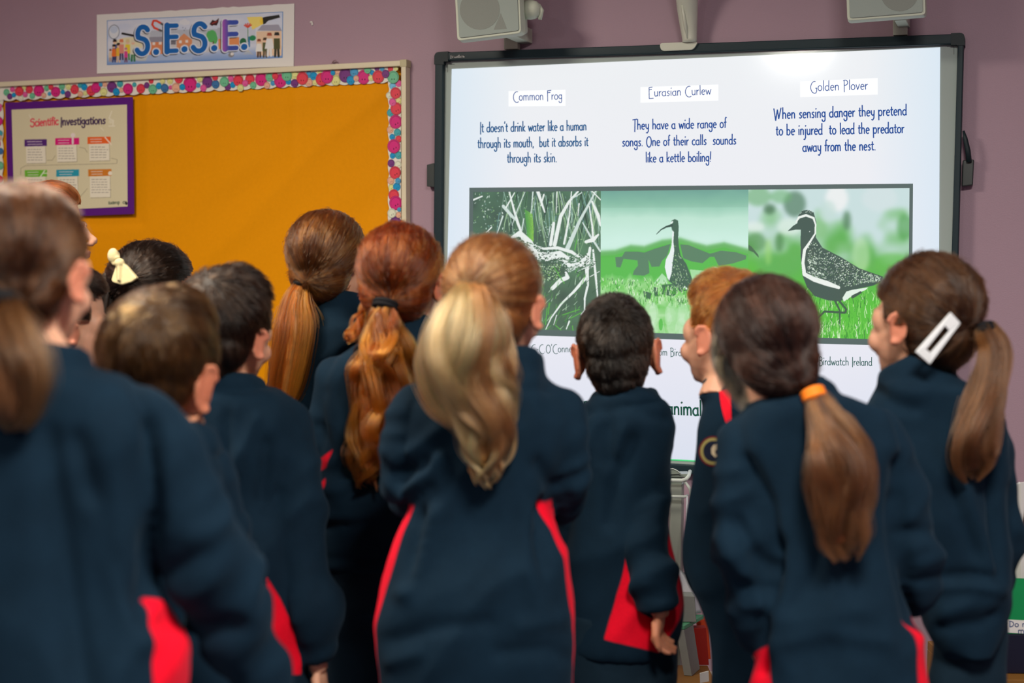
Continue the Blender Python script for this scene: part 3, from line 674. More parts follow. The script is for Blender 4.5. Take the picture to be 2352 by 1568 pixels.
# ================================================================ poster and banner
def uv_of(quad):
    TL, TR, BR, BL = [np.array(q, float) for q in quad]
    def f(x, y):
        u = v = .5
        for _ in range(8):
            p = (TL*(1-u)+TR*u)*(1-v)+(BL*(1-u)+BR*u)*v; e = np.array([x, y]) - p
            du = (TR-TL)*(1-v)+(BR-BL)*v; dv = (BL-TL)*(1-u)+(BR-TR)*u
            s = np.linalg.solve(np.stack([du, dv], 1), e); u += s[0]; v += s[1]
        return u, v
    return f
def pen(p, f, txt, x0, y0, x1, y1, xh, w, c, asc=1.0, al=1.0):
    st, tw = text_strokes(txt); sx = (x1 - x0) / max(tw - .1, .1)
    for s in st:
        p.line([f(x0 + a * sx, y0 + (y1 - y0) * a / tw - (b_ * xh if b_ <= 1 else xh + (b_ - 1) * xh * asc)) for a, b_ in s], w, c, al)
m_purple = mat('purple_sugar_paper', lin(92, 22, 128), 0.6, 0.3, 0.05, 120)
po = empty('science_poster', tuple(PW(160, 490, .02)))
tag(po, 'purple-backed Scientific Investigations poster pinned on the orange notice board', 'poster')
b = MB(); quad_prism(b, [(12, 236), (305, 222.5), (308, 491), (20, 502)], .0305, .001); b.build('purple_backing', m_purple, po)
PQ4 = [(26.6, 252), (291.5, 240), (293, 474), (33, 487)]
pf = uv_of(PQ4); pw, phh = 400, 350
p = Paint(pw, phh, (222, 214, 178))
f2 = lambda x, y: (pf(x, y)[0] * pw, pf(x, y)[1] * phh)
fz = lambda x, y: f2(x * .24876, 130 + y * .24876)
p.line([fz(1010,640), fz(1060,640)], 4, (238, 232, 206)); p.line([fz(1035,505), fz(1010,570), fz(1050,590), fz(1045,630)], 4, (238, 232, 206)); p.disc(fz(1025, 600), 7, (232, 226, 196))
p.line([fz(275,535), fz(300,590)], 3, (236, 230, 204)); p.line([fz(935,655), fz(960,680)], 3, (236, 230, 204))
pen(p, f2, 'Scientific', 71, 290.5, 136, 286, 10.5, 4.6, (226, 84, 96), .7)
pen(p, f2, 'Investigations', 141, 287.5, 243, 284, 10.5, 4.6, (66, 44, 84), .7)
for (x, y, c), pic in zip([(230, 765, (84, 36, 120)), (518, 752, (222, 22, 124)), (815, 742, (240, 104, 36)), (232, 1047, (112, 190, 50)), (528, 1043, (36, 158, 182)), (822, 1040, (214, 128, 36))], range(6)):
    wd_ = 210 if pic != 1 else 222
    p.poly([fz(x + 18, y + 62), fz(x + 200, y + 58), fz(x + 205, y + 220 + (40 if pic > 2 else 0)), fz(x + 22, y + 225 + (40 if pic > 2 else 0))], (176, 168, 140))
    p.poly([fz(x + 14, y + 60), fz(x + 196, y + 56), fz(x + 200, y + 214 + (40 if pic > 2 else 0)), fz(x + 18, y + 219 + (40 if pic > 2 else 0))], (240, 234, 212))
    p.poly([fz(x, y), fz(x + wd_, y - 4), fz(x + wd_, y + 58), fz(x, y + 64)], c)
    for k in range(2): p.line([fz(x + 24 + 4 * k, y + 20 + 24 * k), fz(x + 130 + rng.uniform(0, 50) * (pic in (0, 4)), y + 18 + 24 * k)], 2.4, (236, 226, 226), .85)
    for k in range(5 + (pic > 2)):
        xx = x + 30
        while xx < x + 30 + rng.uniform(110, 160):
            l = rng.uniform(14, 34); p.line([fz(xx, y + 92 + 24 * k), fz(xx + l, y + 91 + 24 * k)], 2.0, (122, 118, 108), .75); xx += l + 7
    if pic == 1: p.disc(fz(682, 725), 8, (240, 226, 220)); p.line([fz(680,750), fz(680,800)], 7, (240, 220, 220))
    if pic == 2: p.line([fz(975,745), fz(1030,810)], 4, (250, 230, 210))
    if pic == 3: p.line([fz(380,1105), fz(420,1050)], 4, (230, 240, 214)); p.line([fz(405,1075), fz(445,1075)], 3, (230, 240, 214))
    if pic == 5: p.disc(fz(1020, 1075), 7, (244, 236, 216))
LN = (160, 152, 124)
p.line([fz(440,955), fz(490,955), fz(520,910)], 1.6, LN); p.line([fz(740,835), fz(790,845), fz(815,885)], 1.6, LN)
p.line([fz(1030,935), fz(1085,950), fz(1080,985), fz(900,990), fz(240,1005), fz(195,1030), fz(195,1090)], 1.6, LN); p.line([fz(740,1300), fz(815,1215)], 1.6, LN)
pen(p, f2, 'foidensp', 250, 469, 275, 467.5, 5, 1.9, (60, 84, 66), .4)
p.disc(fz(1145, 1345), 5, (60, 70, 60)); p.disc(fz(1145, 1345), 3, (210, 206, 176)); p.poly([fz(1160,1330), fz(1178,1350), fz(1170,1370), fz(1155,1362)], (40, 40, 40))
picture_mesh('poster_sheet', p.out(), PQ4, .0313, m_print, po)
# the banner above the notice board
ba = empty('wall_banner', tuple(PW(448, 160)))
tag(ba, 'white laminated S.E.S.E. banner with blue letters above the notice board', 'banner')
b = MB()
tp = [(222.3, 34)] + [(x, 34 - (x - 222) * .0573 + rng.uniform(-1, 1) * (1.2 if x > 340 else .3)) for x in range(236, 676, 12)] + [(676, 8)]
quad_prism(b, tp + [(674.5, 152), (222.7, 169)], .0035, .001); b.build('laminate_sheet', m_paper, ba)
BQ = [(245.7, 46.8), (650.3, 26.6), (649, 132.9), (245.7, 149.5)]
bf = uv_of(BQ); bw, bh = 660, 172
p = Paint(bw, bh, (200, 214, 238))
g2 = lambda x, y: (bf(200 + x * .2126, y * .2126)[0] * bw, bf(200 + x * .2126, y * .2126)[1] * bh)
n1 = fbm(p.X / 60, p.Y / 30, 0, 41)[..., None]
t = np.clip(p.Y / bh, 0, 1)[..., None]
p.a = np.array([196, 210, 238.]) * (1 - n1) + np.array([236, 236, 242.]) * n1
t2 = np.clip((t - .72) / .28, 0, 1); p.a = p.a * (1 - t2) + np.array([122, 156, 214.]) * t2
p.disc(g2(460, 480), 60, (238, 226, 170), .7, ry=28); p.disc(g2(620, 600), 50, (238, 228, 190), .5, ry=20)
house = lambda q, c: p.poly([g2(*v) for v in q], c)
house([(600,350),(1300,330),(1420,520),(1420,560),(620,580)], (206, 208, 214)); house([(700,330),(900,325),(1430,310),(1430,380),(700,400)], (188, 196, 210))
for q, c in [([(690,450),(740,420),(790,450),(840,425),(850,580),(690,590)], (226, 142, 98)), ([(690,400),(850,395),(850,450),(690,455)], (150, 150, 166)), ([(990,430),(1070,360),(1160,430),(1150,520),(990,530)], (222, 150, 106)),
             ([(1430,300),(1560,295),(1560,420),(1430,440)], (186, 190, 204)), ([(1440,420),(1660,400),(1660,520),(1440,530)], (232, 150, 96)), ([(1660,310),(1830,300),(1830,470),(1660,480)], (206, 214, 232)),
             ([(1840,340),(2100,330),(2100,600),(1840,600)], (236, 206, 176)), ([(1850,330),(1900,270),(2070,265),(2105,335)], (164, 164, 182)), ([(860,440),(980,440),(980,480),(860,480)], (120, 120, 130)), ([(680,590),(1160,570),(1160,640),(650,655)], (168, 190, 226))]: house(q, c)
for q in ((740,470),(810,465),(1030,450),(1100,445)): p.poly([g2(q[0]-15,q[1]-15), g2(q[0]+15,q[1]-15), g2(q[0]+15,q[1]+15), g2(q[0]-15,q[1]+15)], (240, 232, 226))
for q in ((1370,390,55,70),(1340,380,30,50),(1400,420,32,60)): p.disc(g2(q[0], q[1]), q[2] * .33, (92, 184, 104), 1, ry=q[3] * .33)
p.line([g2(1385,450), g2(1385,500)], 5, (110, 90, 60))
p.disc(g2(295, 345), 22, (120, 132, 150), 1, 28); p.disc(g2(295, 345), 19.5, (226, 232, 240), 1, 25); p.disc(g2(295, 320), 15, (180, 200, 232), .6, 14)
p.line([g2(390,362), g2(515,385)], 8, (28, 28, 28))
p.line([g2(835,262), g2(770,225), g2(735,225), g2(722,265), g2(745,300), g2(815,330)], 8, (226, 76, 52))
p.line([g2(822,256), g2(845,268)], 8, (90, 90, 90)); p.line([g2(800,322), g2(820,332)], 8, (90, 90, 90))
for q in ((1045,240),(1075,225),(1105,245),(1075,250)): p.disc(g2(*q), 9, (226, 230, 240), 1, 8)
for q in ((1058,290),(1085,300),(1072,320)): p.line([g2(*q), g2(q[0], q[1] + 14)], 2, (90, 110, 140))
p.poly([g2(*v) for v in [(1345,260),(1375,215),(1410,225),(1445,195),(1440,240),(1420,275),(1390,270),(1370,280)]], (70, 34, 36)); p.line([g2(1370,255), g2(1425,230)], 2.5, (196, 70, 56))
p.poly([g2(*v) for v in [(1740,185),(1900,180),(1910,260),(1800,320)]], (250, 226, 110), .9); p.disc(g2(1895, 228), 7, (250, 214, 70), 1, 12)
p.poly([g2(*v) for v in [(1905,190),(1945,180),(2075,160),(2085,190),(1960,225),(1935,255),(1910,265)]], (36, 38, 34))
for a in (-.9, -.5, 0, .5, .9): q = g2(1750, 300); p.line([q, (q[0] + 16 * math.sin(a), q[1] - 16 * math.cos(a))], [3, 5], (224, 84, 66))
p.line([g2(1750,300), g2(1752,450)], 2.4, (70, 140, 70)); p.line([g2(1765,400), g2(1765,500)], 6, (50, 120, 180))
p.disc(g2(1700, 450), 12, (40, 110, 70), 1, 14); p.disc(g2(1800, 410), 12, (40, 140, 90), 1, 10)
for k in range(7): p.line([g2(1750,540), g2(1700 + 18 * k, 590)], 1.2, (200, 200, 190))
p.disc(g2(1575, 590), 11, (140, 140, 146), 1, 9); p.disc(g2(1585, 580), 6, (226, 226, 226))
def figure(x, y, h, top_c, leg_c, hair=(70, 44, 30), dress=False):
    k = h / 200.0
    p.line([g2(x - 14*k, y), g2(x - 10*k, y - 70*k)], 6.5 * k, leg_c); p.line([g2(x + 14*k, y), g2(x + 10*k, y - 70*k)], 6.5 * k, leg_c)
    w_ = 40 if dress else 26
    p.poly([g2(x - 24*k, y - 150*k), g2(x + 24*k, y - 150*k), g2(x + w_*k, y - 60*k), g2(x - w_*k, y - 60*k)], top_c)
    p.disc(g2(x, y - 172*k), 6.3 * k, (238, 196, 166)); p.poly([g2(x - 22*k, y - 175*k), g2(x - 16*k, y - 202*k), g2(x + 16*k, y - 202*k), g2(x + 22*k, y - 175*k)], hair)
for a in [(255, 660, 130, (226, 206, 176), (190, 160, 130), (90, 60, 40)), (305, 640, 215, (50, 84, 160), (40, 50, 90), (40, 30, 26)), (345, 665, 200, (240, 190, 60), (220, 190, 160), (40, 30, 26)), (295, 665, 185, (240, 120, 50), (60, 70, 120), (30, 26, 26)),
          (380, 640, 215, (230, 150, 130), (80, 70, 110), (226, 130, 90)), (450, 640, 215, (240, 214, 60), (80, 150, 70), (226, 206, 150)), (510, 655, 225, (226, 226, 206), (40, 120, 70), (226, 214, 190)), (430, 665, 150, (222, 70, 150), (120, 60, 90), (200, 120, 160))]: figure(*a)
for a in [(1868, 612, 190, (240, 240, 236), (80, 60, 50), (140, 70, 50), True), (1930, 612, 205, (90, 96, 60), (90, 80, 60), (80, 56, 40)), (1975, 600, 245, (236, 238, 240), (236, 238, 240), (170, 84, 60), True), (2052, 605, 255, (80, 84, 50), (50, 54, 44), (40, 40, 40))]: figure(*a)
def bigS(x0, x1, y0, y1): 
    st = GL['S'][1][0]; return [g2(x0 + a / .95 * (x1 - x0), y1 - (b_ + .1) / 2.0 * (y1 - y0)) for a, b_ in st]
def letters(dx, dy, w, c_):
    for a in (bigS(545, 690, 290, 580), bigS(1160, 1315, 255, 550)): p.line([(u + dx, v + dy) for u, v in a], w, c_)
    for x0, x1, ys in ((885, 1000, (280, 400, 550)), (1512, 1640, (245, 370, 520))):
        p.line([(u + dx, v + dy) for u, v in (g2(x0, ys[0] - 8), g2(x0, ys[2] + 8))], w * 1.1, c_)
        for q in ys: p.line([(u + dx, v + dy) for u, v in (g2(x0, q), g2(x1 - 12, q - 4))], w * .92, c_)
    for x0, y0 in ((765, 560), (1075, 530), (1395, 518), (1712, 505)): p.disc((g2(x0, y0)[0] + dx, g2(x0, y0)[1] + dy), w * .62, c_)
letters(-3, 3, 27, (40, 44, 60)); letters(0, 0, 27, (226, 234, 246)); letters(0, 0, 19, (20, 104, 186))
xs, ys = g2(1512, 250)[0], 0
msk = (np.abs(p.a - np.array([20, 104, 186.])).sum(-1) < 3) & (p.X > g2(1470, 300)[0]) & (p.X < g2(1660, 300)[0]) & (p.Y < g2(1500,600)[1])
tt = np.clip((p.X - xs + 7) / 26, 0, 1)[..., None]; p.put(msk, np.array([168, 90, 190.]) * (1 - tt) + np.array([60, 84, 180.]) * tt)
for k in (0, 1): 
    yy = 0 if k == 0 else bh - 2.5; p.poly([(0, yy), (bw, yy), (bw, yy + 2.5), (0, yy + 2.5)], (60, 130, 200)); xx = 0 if k == 0 else bw - 2.5; p.poly([(xx, 0), (xx + 2.5, 0), (xx + 2.5, bh), (xx, bh)], (60, 130, 200))
picture_mesh('printed_picture', p.out(), BQ, .0039, m_print, ba)
# small hook above the notice board, nail in the wall
b = MB(); b.tube([PW(762, 147, .004), PW(766, 140, .012), PW(771, 138, .016), PW(773, 145, .012)], .0022, 8); b.ball(PW(764, 147, .004), .005, 10)
o = b.build('wall_hook', mat('hook_metal', lin(150, 120, 130), .4, .5), None, smooth=True); tag(o, 'tiny mauve-painted hook on the wall just above the notice board', 'hook')
b = MB(); b.ball(PW(715, 51, .003), (.006, .003, .004), 10); b.ball(PW(717, 55, .002), (.004, .002, .006), 8)
o = b.build('putty_lump', mat('putty', (.75, .72, .7), .6), None, smooth=True); tag(o, 'small white putty lump stuck to the wall right of the banner', 'putty')
# ================================================================ loudspeakers and projector arm over the board
m_spk = mat('speaker_plastic', lin(198, 205, 188), 0.5, 0.4, 0.03, 40)
m_grl = mat('speaker_grille', lin(160, 172, 166), 0.6, 0.3, 0.10, 900, 0.4, 1500)
m_cone = mat('speaker_cone_grey', lin(140, 146, 140), 0.7, 0.2, 0.10, 900)  # darker grey for the flat driver shapes laid over the grille
def speaker(front, cone, post, label, knob=None, tw=None):
    f = [PW(x, y, .27) for x, y in front]
    o = empty('loudspeaker', tuple((f[2] + f[3]) / 2)); tag(o, label, 'loudspeaker', 'loudspeakers over the whiteboard')
    b = MB(); fr = [PW(x, y, .27) for x, y in rrect(front, 9, 3)]; cen = sum(fr) / len(fr)
    bk = [cen + (q - cen) * np.array([.72, 1, .86]) + np.array([0, .15, 0]) for q in fr]
    md = [q + np.array([0, .03, 0]) + (q - cen) * np.array([.02, 0, .02]) for q in fr]
    b.prism(fr, md); b.prism(md, bk); fix_normals
    ob = b.build('cabinet', m_spk, o, bevel=.003); fix_normals(ob.data)
    c = np.mean(np.array(front, float), 0); gq = [tuple(c + (np.array(q) - c) * np.array([.93, .95])) for q in front]
    b = MB(); quad_prism(b, rrect(gq, 6, 3), .274, .004); b.build('grille', m_grl, o, bevel=.001)
    b = MB(); n = 28
    b.add([PW(cone[0] + cone[2] * math.cos(2*math.pi*i/n), cone[1] + cone[2] * math.sin(2*math.pi*i/n), .2745) for i in range(n)], [tuple(range(n))])
    if tw: b.add([PW(*q, .2745) for q in tw], [tuple(range(len(tw)))])
    b.build('driver', m_cone, o)
    b = MB(); quad_prism(b, post, .03, .025); quad_prism(b, [(post[0][0] + 3, post[0][1] - 26), (post[1][0] - 3, post[1][1] - 26), (post[1][0] - 3, post[1][1] + 8), (post[0][0] + 3, post[0][1] + 8)], .16, .15)
    b.build('wall_bracket', m_spk, o, bevel=.002)
    if knob:
        k = PW(knob[0], knob[1], .20); b = MB()
        b.tube([k + np.array([-.02, .0, 0]), k + np.array([-.004, 0, 0]), k + np.array([.012, 0, -.002]), k + np.array([.026, 0, -.004])], [.028, .030, .026, .016], 20)
        b.tube([k + np.array([.02, 0, .012]), k + np.array([.03, 0, -.004]), k + np.array([.024, .004, -.03])], [.007, .008, .006], 10)
        b.build('mounting_knob', m_spk, o, smooth=True)
        b = MB(); b.tube([k + np.array([-.012, .0, 0]), k + np.array([-.01, .07, 0.01]), k + np.array([-.05, .12, .02])], [.012, .012, .010], 10); b.build('bracket_arm', m_spk, o, smooth=True)
    return o
speaker([(1036, -160), (1186, -172), (1197, 76), (1050, 94)], (1102, 22, 46), [(1157, 78), (1189, 76), (1189, 112.5), (1157, 113.5)], 'pale loudspeaker with side knob above the left end of the whiteboard', (1222, 22), [(1150, 30), (1164, 66), (1134, 68)])
speaker([(1938, -190), (2118, -203), (2126, 34), (1946, 48)], (2066, -18, 44), [(2051, 40), (2084, 38), (2084, 80), (2051, 81.5)], 'pale loudspeaker on a short bracket above the right end of the whiteboard')
m_arm = mat('arm_plastic', lin(208, 212, 196), 0.35, 0.5, 0.03, 30)
ar = empty('projector_arm', tuple(PW(1557, 110, .05))); tag(ar, 'white curved projector arm clipped over the top of the whiteboard frame', 'projector arm')
b = MB(); b.tube([PW(1584, 97, .05), PW(1584, 90, .05), PW(1582, 62, .05), PW(1579, 20, .065), PW(1576, -30, .095), PW(1571, -90, .15), PW(1565, -150, .25)], [.022, .022, .026, .031, .034, .036, .036], 24)
b.build('arm', m_arm, ar, smooth=True)
b = MB(); quad_prism(b, rrect([(1514, 99), (1604, 95), (1592, 114), (1518, 117)], 8, 4), .054, .008); b.build('clip_plate', m_arm, ar, bevel=.003)
b = MB(); b.tube([PW(1580, 92, .068), PW(1573, 50, .082), PW(1567, 12, .1)], [.003, .005, .004], 8); b.build('cable_cover', m_arm, ar, smooth=True)
# ================================================================ people: tools
U_ = _n(np.array([CAM_R[0], CAM_R[1], 0.0])); F_ = _n(np.array([CAM_F[0], CAM_F[1], 0.0])); Z_ = np.array([0, 0, 1.0])
def remesh(mb, voxel, smooth=3, fac=.5):
    me = mb.mesh('tmp'); o = bpy.data.objects.new('tmp', me); COL.objects.link(o)
    r = o.modifiers.new('r', 'REMESH'); r.mode = 'VOXEL'; r.voxel_size = voxel; r.use_smooth_shade = True
    if smooth: s = o.modifiers.new('s', 'SMOOTH'); s.factor = fac; s.iterations = smooth
    dg = bpy.context.evaluated_depsgraph_get(); ev = o.evaluated_get(dg)
    out = bpy.data.meshes.new_from_object(ev); bpy.data.objects.remove(o); bpy.data.meshes.remove(me)
    return out
def co_of(me):
    a = np.empty(len(me.vertices) * 3); me.vertices.foreach_get('co', a); return a.reshape(-1, 3)
def no_of(me):
    a = np.empty(len(me.vertices) * 3); me.vertex_normals.foreach_get('vector', a); return a.reshape(-1, 3)
def set_co(me, V): me.vertices.foreach_set('co', np.ascontiguousarray(V).ravel()); me.update()
def proj_np(V):
    c = (V - CAM) @ R_CW
    return CX + FPX * c[:, 0] / c[:, 2], CY + FPX * c[:, 1] / c[:, 2]
def seg_dist(x, y, pts):
    d = np.full(x.shape, 1e9)
    for (ax, ay), (bx, by) in zip(pts[:-1], pts[1:]):
        l2 = (bx-ax)**2 + (by-ay)**2 + 1e-9; t = np.clip(((x-ax)*(bx-ax) + (y-ay)*(by-ay)) / l2, 0, 1)
        d = np.minimum(d, np.hypot(x - ax - t*(bx-ax), y - ay - t*(by-ay)))
    return d
def relax(me, it=2, f=.5):
    e = np.empty(len(me.edges) * 2, np.int32); me.edges.foreach_get('vertices', e); e = e.reshape(-1, 2); V = co_of(me)
    cnt = np.bincount(e.ravel(), minlength=len(V))[:, None] + 1e-9
    for _ in range(it):
        A = np.stack([np.bincount(e[:, 0], V[e[:, 1], k], len(V)) + np.bincount(e[:, 1], V[e[:, 0], k], len(V)) for k in range(3)], 1) / cnt
        V = V * (1 - f) + A * f
    set_co(me, V)
def catmull(pts, n):
    p = np.array(pts, float); p = np.vstack([2*p[0]-p[1], p, 2*p[-1]-p[-2]]); out = []
    k = len(p) - 3
    for i in range(n):
        t = i / (n - 1) * k; j = min(int(t), k - 1); f = t - j
        a, b, c, d = p[j], p[j+1], p[j+2], p[j+3]
        out.append(.5 * (2*b + (c-a)*f + (2*a-5*b+4*c-d)*f*f + (3*b-a-3*c+d)*f**3))
    return np.array(out)
# ---- materials
def mat_cloth(name, base, accent, rough=.85, sheen=.05, tint=(.35, .55, .75)):
    m, N, L, b = mat_new(name)
    b.inputs['Roughness'].default_value = rough; b.inputs['Specular IOR Level'].default_value = .08
    b.inputs['Sheen Weight'].default_value = sheen; b.inputs['Sheen Roughness'].default_value = .5; b.inputs['Sheen Tint'].default_value = (*tint, 1)
    a = N.new('ShaderNodeAttribute'); a.attribute_name = 'panel'
    mr = N.new('ShaderNodeMapRange'); mr.inputs['From Min'].default_value = -.6; mr.inputs['From Max'].default_value = .6; L.new(a.outputs['Fac'], mr.inputs['Value'])
    tc = N.new('ShaderNodeTexCoord'); n = N.new('ShaderNodeTexNoise'); n.inputs['Scale'].default_value = 420; n.inputs['Detail'].default_value = 3; L.new(tc.outputs['Object'], n.inputs['Vector'])
    n2 = N.new('ShaderNodeTexNoise'); n2.inputs['Scale'].default_value = 16; L.new(tc.outputs['Object'], n2.inputs['Vector'])
    mx = N.new('ShaderNodeMix'); mx.data_type = 'RGBA'; mx.inputs['A'].default_value = (*base, 1); mx.inputs['B'].default_value = (*accent, 1); L.new(mr.outputs['Result'], mx.inputs['Factor'])
    m2 = N.new('ShaderNodeMix'); m2.data_type = 'RGBA'; m2.blend_type = 'MULTIPLY'; m2.inputs['Factor'].default_value = 1
    ad = N.new('ShaderNodeMath'); ad.operation = 'ADD'; L.new(n.outputs['Fac'], ad.inputs[0]); L.new(n2.outputs['Fac'], ad.inputs[1])
    m3 = N.new('ShaderNodeMapRange'); m3.inputs['From Min'].default_value = .6; m3.inputs['From Max'].default_value = 1.4; m3.inputs['To Min'].default_value = .8; m3.inputs['To Max'].default_value = 1.2; L.new(ad.outputs[0], m3.inputs['Value'])
    L.new(mx.outputs['Result'], m2.inputs['A']); L.new(m3.outputs['Result'], m2.inputs['B']); L.new(m2.outputs['Result'], b.inputs['Base Color'])
    bp = N.new('ShaderNodeBump'); bp.inputs['Strength'].default_value = .35; bp.inputs['Distance'].default_value = .0015; L.new(n.outputs['Fac'], bp.inputs['Height']); L.new(bp.outputs['Normal'], b.inputs['Normal'])
    return m
NAVY = (.0046, .0160, .0305); RED = (.80, .004, .022)
m_fleece = mat_cloth('navy_fleece', NAVY, RED)
m_trouser = mat_cloth('navy_trousers', (.008, .020, .033), RED, .8, .05)
m_cardi = mat_cloth('dark_cardigan', (.02, .02, .026), RED)
m_skin = mat('skin', (1, 1, 1), .5, .4, 0, 40, .15, 400, attr='Col', sss=.25)
m_shoe = mat('black_shoe', (.012, .012, .014), .4, .5)
m_eye = mat('eye_white', (.8, .8, .78), .2, .5); m_iris = mat('eye_iris', (.05, .03, .02), .2, .5)
m_tie = mat('hair_tie_black', (.008, .008, .010), .8, .2)
def mat_hair(name, col, mass=None, rough=.28, vary=.22):
    """returns (strand material, mass material) of one hair colour"""
    m = bpy.data.materials.new(name); m.use_nodes = True; N = m.node_tree.nodes; L = m.node_tree.links
    N.remove(N['Principled BSDF']); h = N.new('ShaderNodeBsdfHairPrincipled'); h.parametrization = 'COLOR'
    h.inputs['Roughness'].default_value = rough; h.inputs['Radial Roughness'].default_value = .5; h.inputs['IOR'].default_value = 1.42; h.inputs['Coat'].default_value = 0.0
    hi = N.new('ShaderNodeHairInfo'); hs = N.new('ShaderNodeHueSaturation'); hs.inputs['Color'].default_value = (*col, 1)
    mr = N.new('ShaderNodeMapRange'); mr.inputs['To Min'].default_value = 1 - vary; mr.inputs['To Max'].default_value = 1 + vary; L.new(hi.outputs['Random'], mr.inputs['Value']); 
    at = N.new('ShaderNodeAttribute'); at.attribute_name = 'tone'
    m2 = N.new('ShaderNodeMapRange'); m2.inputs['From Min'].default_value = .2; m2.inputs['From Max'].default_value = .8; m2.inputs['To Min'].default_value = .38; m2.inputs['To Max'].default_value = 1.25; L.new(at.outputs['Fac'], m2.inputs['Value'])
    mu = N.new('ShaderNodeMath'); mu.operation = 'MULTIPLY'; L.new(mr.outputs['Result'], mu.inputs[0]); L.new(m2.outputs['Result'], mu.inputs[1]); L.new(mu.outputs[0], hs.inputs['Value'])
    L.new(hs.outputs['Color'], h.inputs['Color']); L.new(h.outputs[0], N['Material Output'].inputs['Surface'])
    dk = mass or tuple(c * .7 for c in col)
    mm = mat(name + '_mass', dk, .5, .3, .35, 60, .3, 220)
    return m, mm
def hair_curves(name, strands, mat_, parent, r0=.0005, r1=.0002, tone=None):
    if not strands: return
    sizes = [len(s) for s in strands]
    hc = bpy.data.hair_curves.new(name); hc.add_curves(sizes)
    pos = np.concatenate(strands).astype(np.float32)
    hc.attributes['position'].data.foreach_set('vector', pos.ravel())
    rad = np.concatenate([np.linspace(r0, r1, n) for n in sizes]).astype(np.float32)
    at = hc.attributes.get('radius') or hc.attributes.new('radius', 'FLOAT', 'POINT')
    at.data.foreach_set('value', rad)
    tn = hc.attributes.new('tone', 'FLOAT', 'CURVE'); tn.data.foreach_set('value', np.asarray(tone if tone is not None else np.full(len(sizes), .5), np.float32))
    o = bpy.data.objects.new(name, hc); COL.objects.link(o); hc.materials.append(mat_); o.parent = parent
    t = parent.matrix_basis.translation.copy(); p = parent.parent
    while p is not None: t += p.matrix_basis.translation; p = p.parent
    o.location = -t
    return o
# ---- head
def head_matrix(c, yaw, pitch, roll, s):
    B = Matrix(((U_[0], F_[0], 0), (U_[1], F_[1], 0), (U_[2], F_[2], 1)))
    Rr = Matrix.Rotation(math.radians(-yaw), 3, 'Z') @ Matrix.Rotation(math.radians(pitch), 3, 'X') @ Matrix.Rotation(math.radians(roll), 3, 'Y')
    M = (B @ Rr).to_4x4(); M.translation = Vector(c)
    return M @ Matrix.Scale(s, 4)
def add_head(mb, M, ear=1.0, nose=1.0):
    def E(c, r, R=None):
        q = MB(); q.ball((0, 0, 0), r, 24)
        T = Matrix.Translation(c) @ (R.to_4x4() if R else Matrix.Identity(4))
        mb.add([M @ (T @ Vector(v)) for v in q.V], q.F)
    def T(pts, r, n=10):
        q = MB(); q.tube(pts, r, n); mb.add([M @ Vector(v) for v in q.V], q.F)
    E((0, -.012, .044), (.073, .092, .080)); E((0, -.045, 0), (.058, .053, .060)); E((0, .030, -.018), (.063, .058, .076))
    E((0, .038, -.062), (.045, .044, .036)); E((0, .068, -.081), (.019, .017, .014))
    for s in (-1, 1):
        E((s * .036, .060, -.030), (.024, .026, .024))
        T([(s * .012, .086, .020), (s * .030, .081, .024), (s * .046, .066, .020)], [.008, .008, .005])
        E((s * .0095, .100, -.027), (.008, .009, .007))
        E((s * .030, .071, .004), (.017, .013, .009)); E((s * .044, .046, .012), (.023, .028, .030))
        # ear: thin shell with a rolled rim and a lobe
        R = Matrix.Rotation(s * math.radians(-20), 3, 'Z')
        if ear <= 0: continue
        E((s * .081, -.012, .000), (.0055 * ear, .017 * ear, .029 * ear), R)
        ring = []
        for k in range(13):
            a = math.radians(-120 + 285 * k / 12)
            ring.append((s * (.083 + .004 * math.cos(a) * -1 + (.0045 if math.cos(a) < 0 else 0)), -.012 + .0175 * ear * -math.cos(a) * -1 * -1, .002 + .031 * ear * math.sin(a)))
        T(ring, .0046, 8)
        E((s * .0805, -.004, -.028 * ear), (.006, .009, .009)); E((s * .074, -.004, -.004), (.010, .016, .022))
    T([(0, .084, .016), (0, .094, -.004), (0, .106 + .004 * (nose - 1), -.020), (0, .107, -.026)], [.0075, .0085, .0105, .009])
    E((0, .0885, -.0475), (.019, .010, .0055)); E((0, .0865, -.0575), (.016, .010, .006)); E((0, .082, -.052), (.022, .010, .012))
def hand(mb, wrist, d, side, s=1.0, curl=.5):
    """a relaxed hand: palm, four unequal bent fingers, a thumb from the side of the palm"""
    d = _n(np.asarray(d, float)); sd = _n(side - d * side.dot(d)); nrm = np.cross(d, sd)
    w = np.asarray(wrist, float)
    q = MB(); Mx = Matrix([[sd[i], nrm[i], d[i]] for i in range(3)])
    q.ball(w + d * .038 * s, (.031 * s, .013 * s, .043 * s), 16, Mx); mb.add(q.V, q.F)
    mb.tube([w - d * .03, w + d * .012], [.021 * s, .021 * s], 12)
    for k, (o, l) in enumerate(((-.022, .052), (-.0075, .062), (.0075, .058), (.021, .045))):
        b0 = w + sd * o * s + d * .068 * s; p = [b0 - d * .02 * s, b0]; a = .25
        for ln in (.42, .33, .25):
            a += curl * .9; dd = d * math.cos(a) + nrm * math.sin(a); p.append(p[-1] + dd * l * ln * s)
        mb.tube(p, [.0085 * s, .0085 * s, .0078 * s, .007 * s, .005 * s], 8)
    b0 = w - sd * .022 * s + d * .022 * s
    t1 = b0 + (-sd * .7 + d * .7 + nrm * .25) * .032 * s; t2 = t1 + (-sd * .25 + d * .85 + nrm * .45) * .024 * s
    mb.tube([b0, t1, t2, t2 + (d * .9 + nrm * .4) * .012 * s], [.012 * s, .0095 * s, .008 * s, .005 * s], 8)
SKINS = dict(fair=(.62, .29, .165), pale=(.68, .36, .235), rosy=(.60, .235, .13))
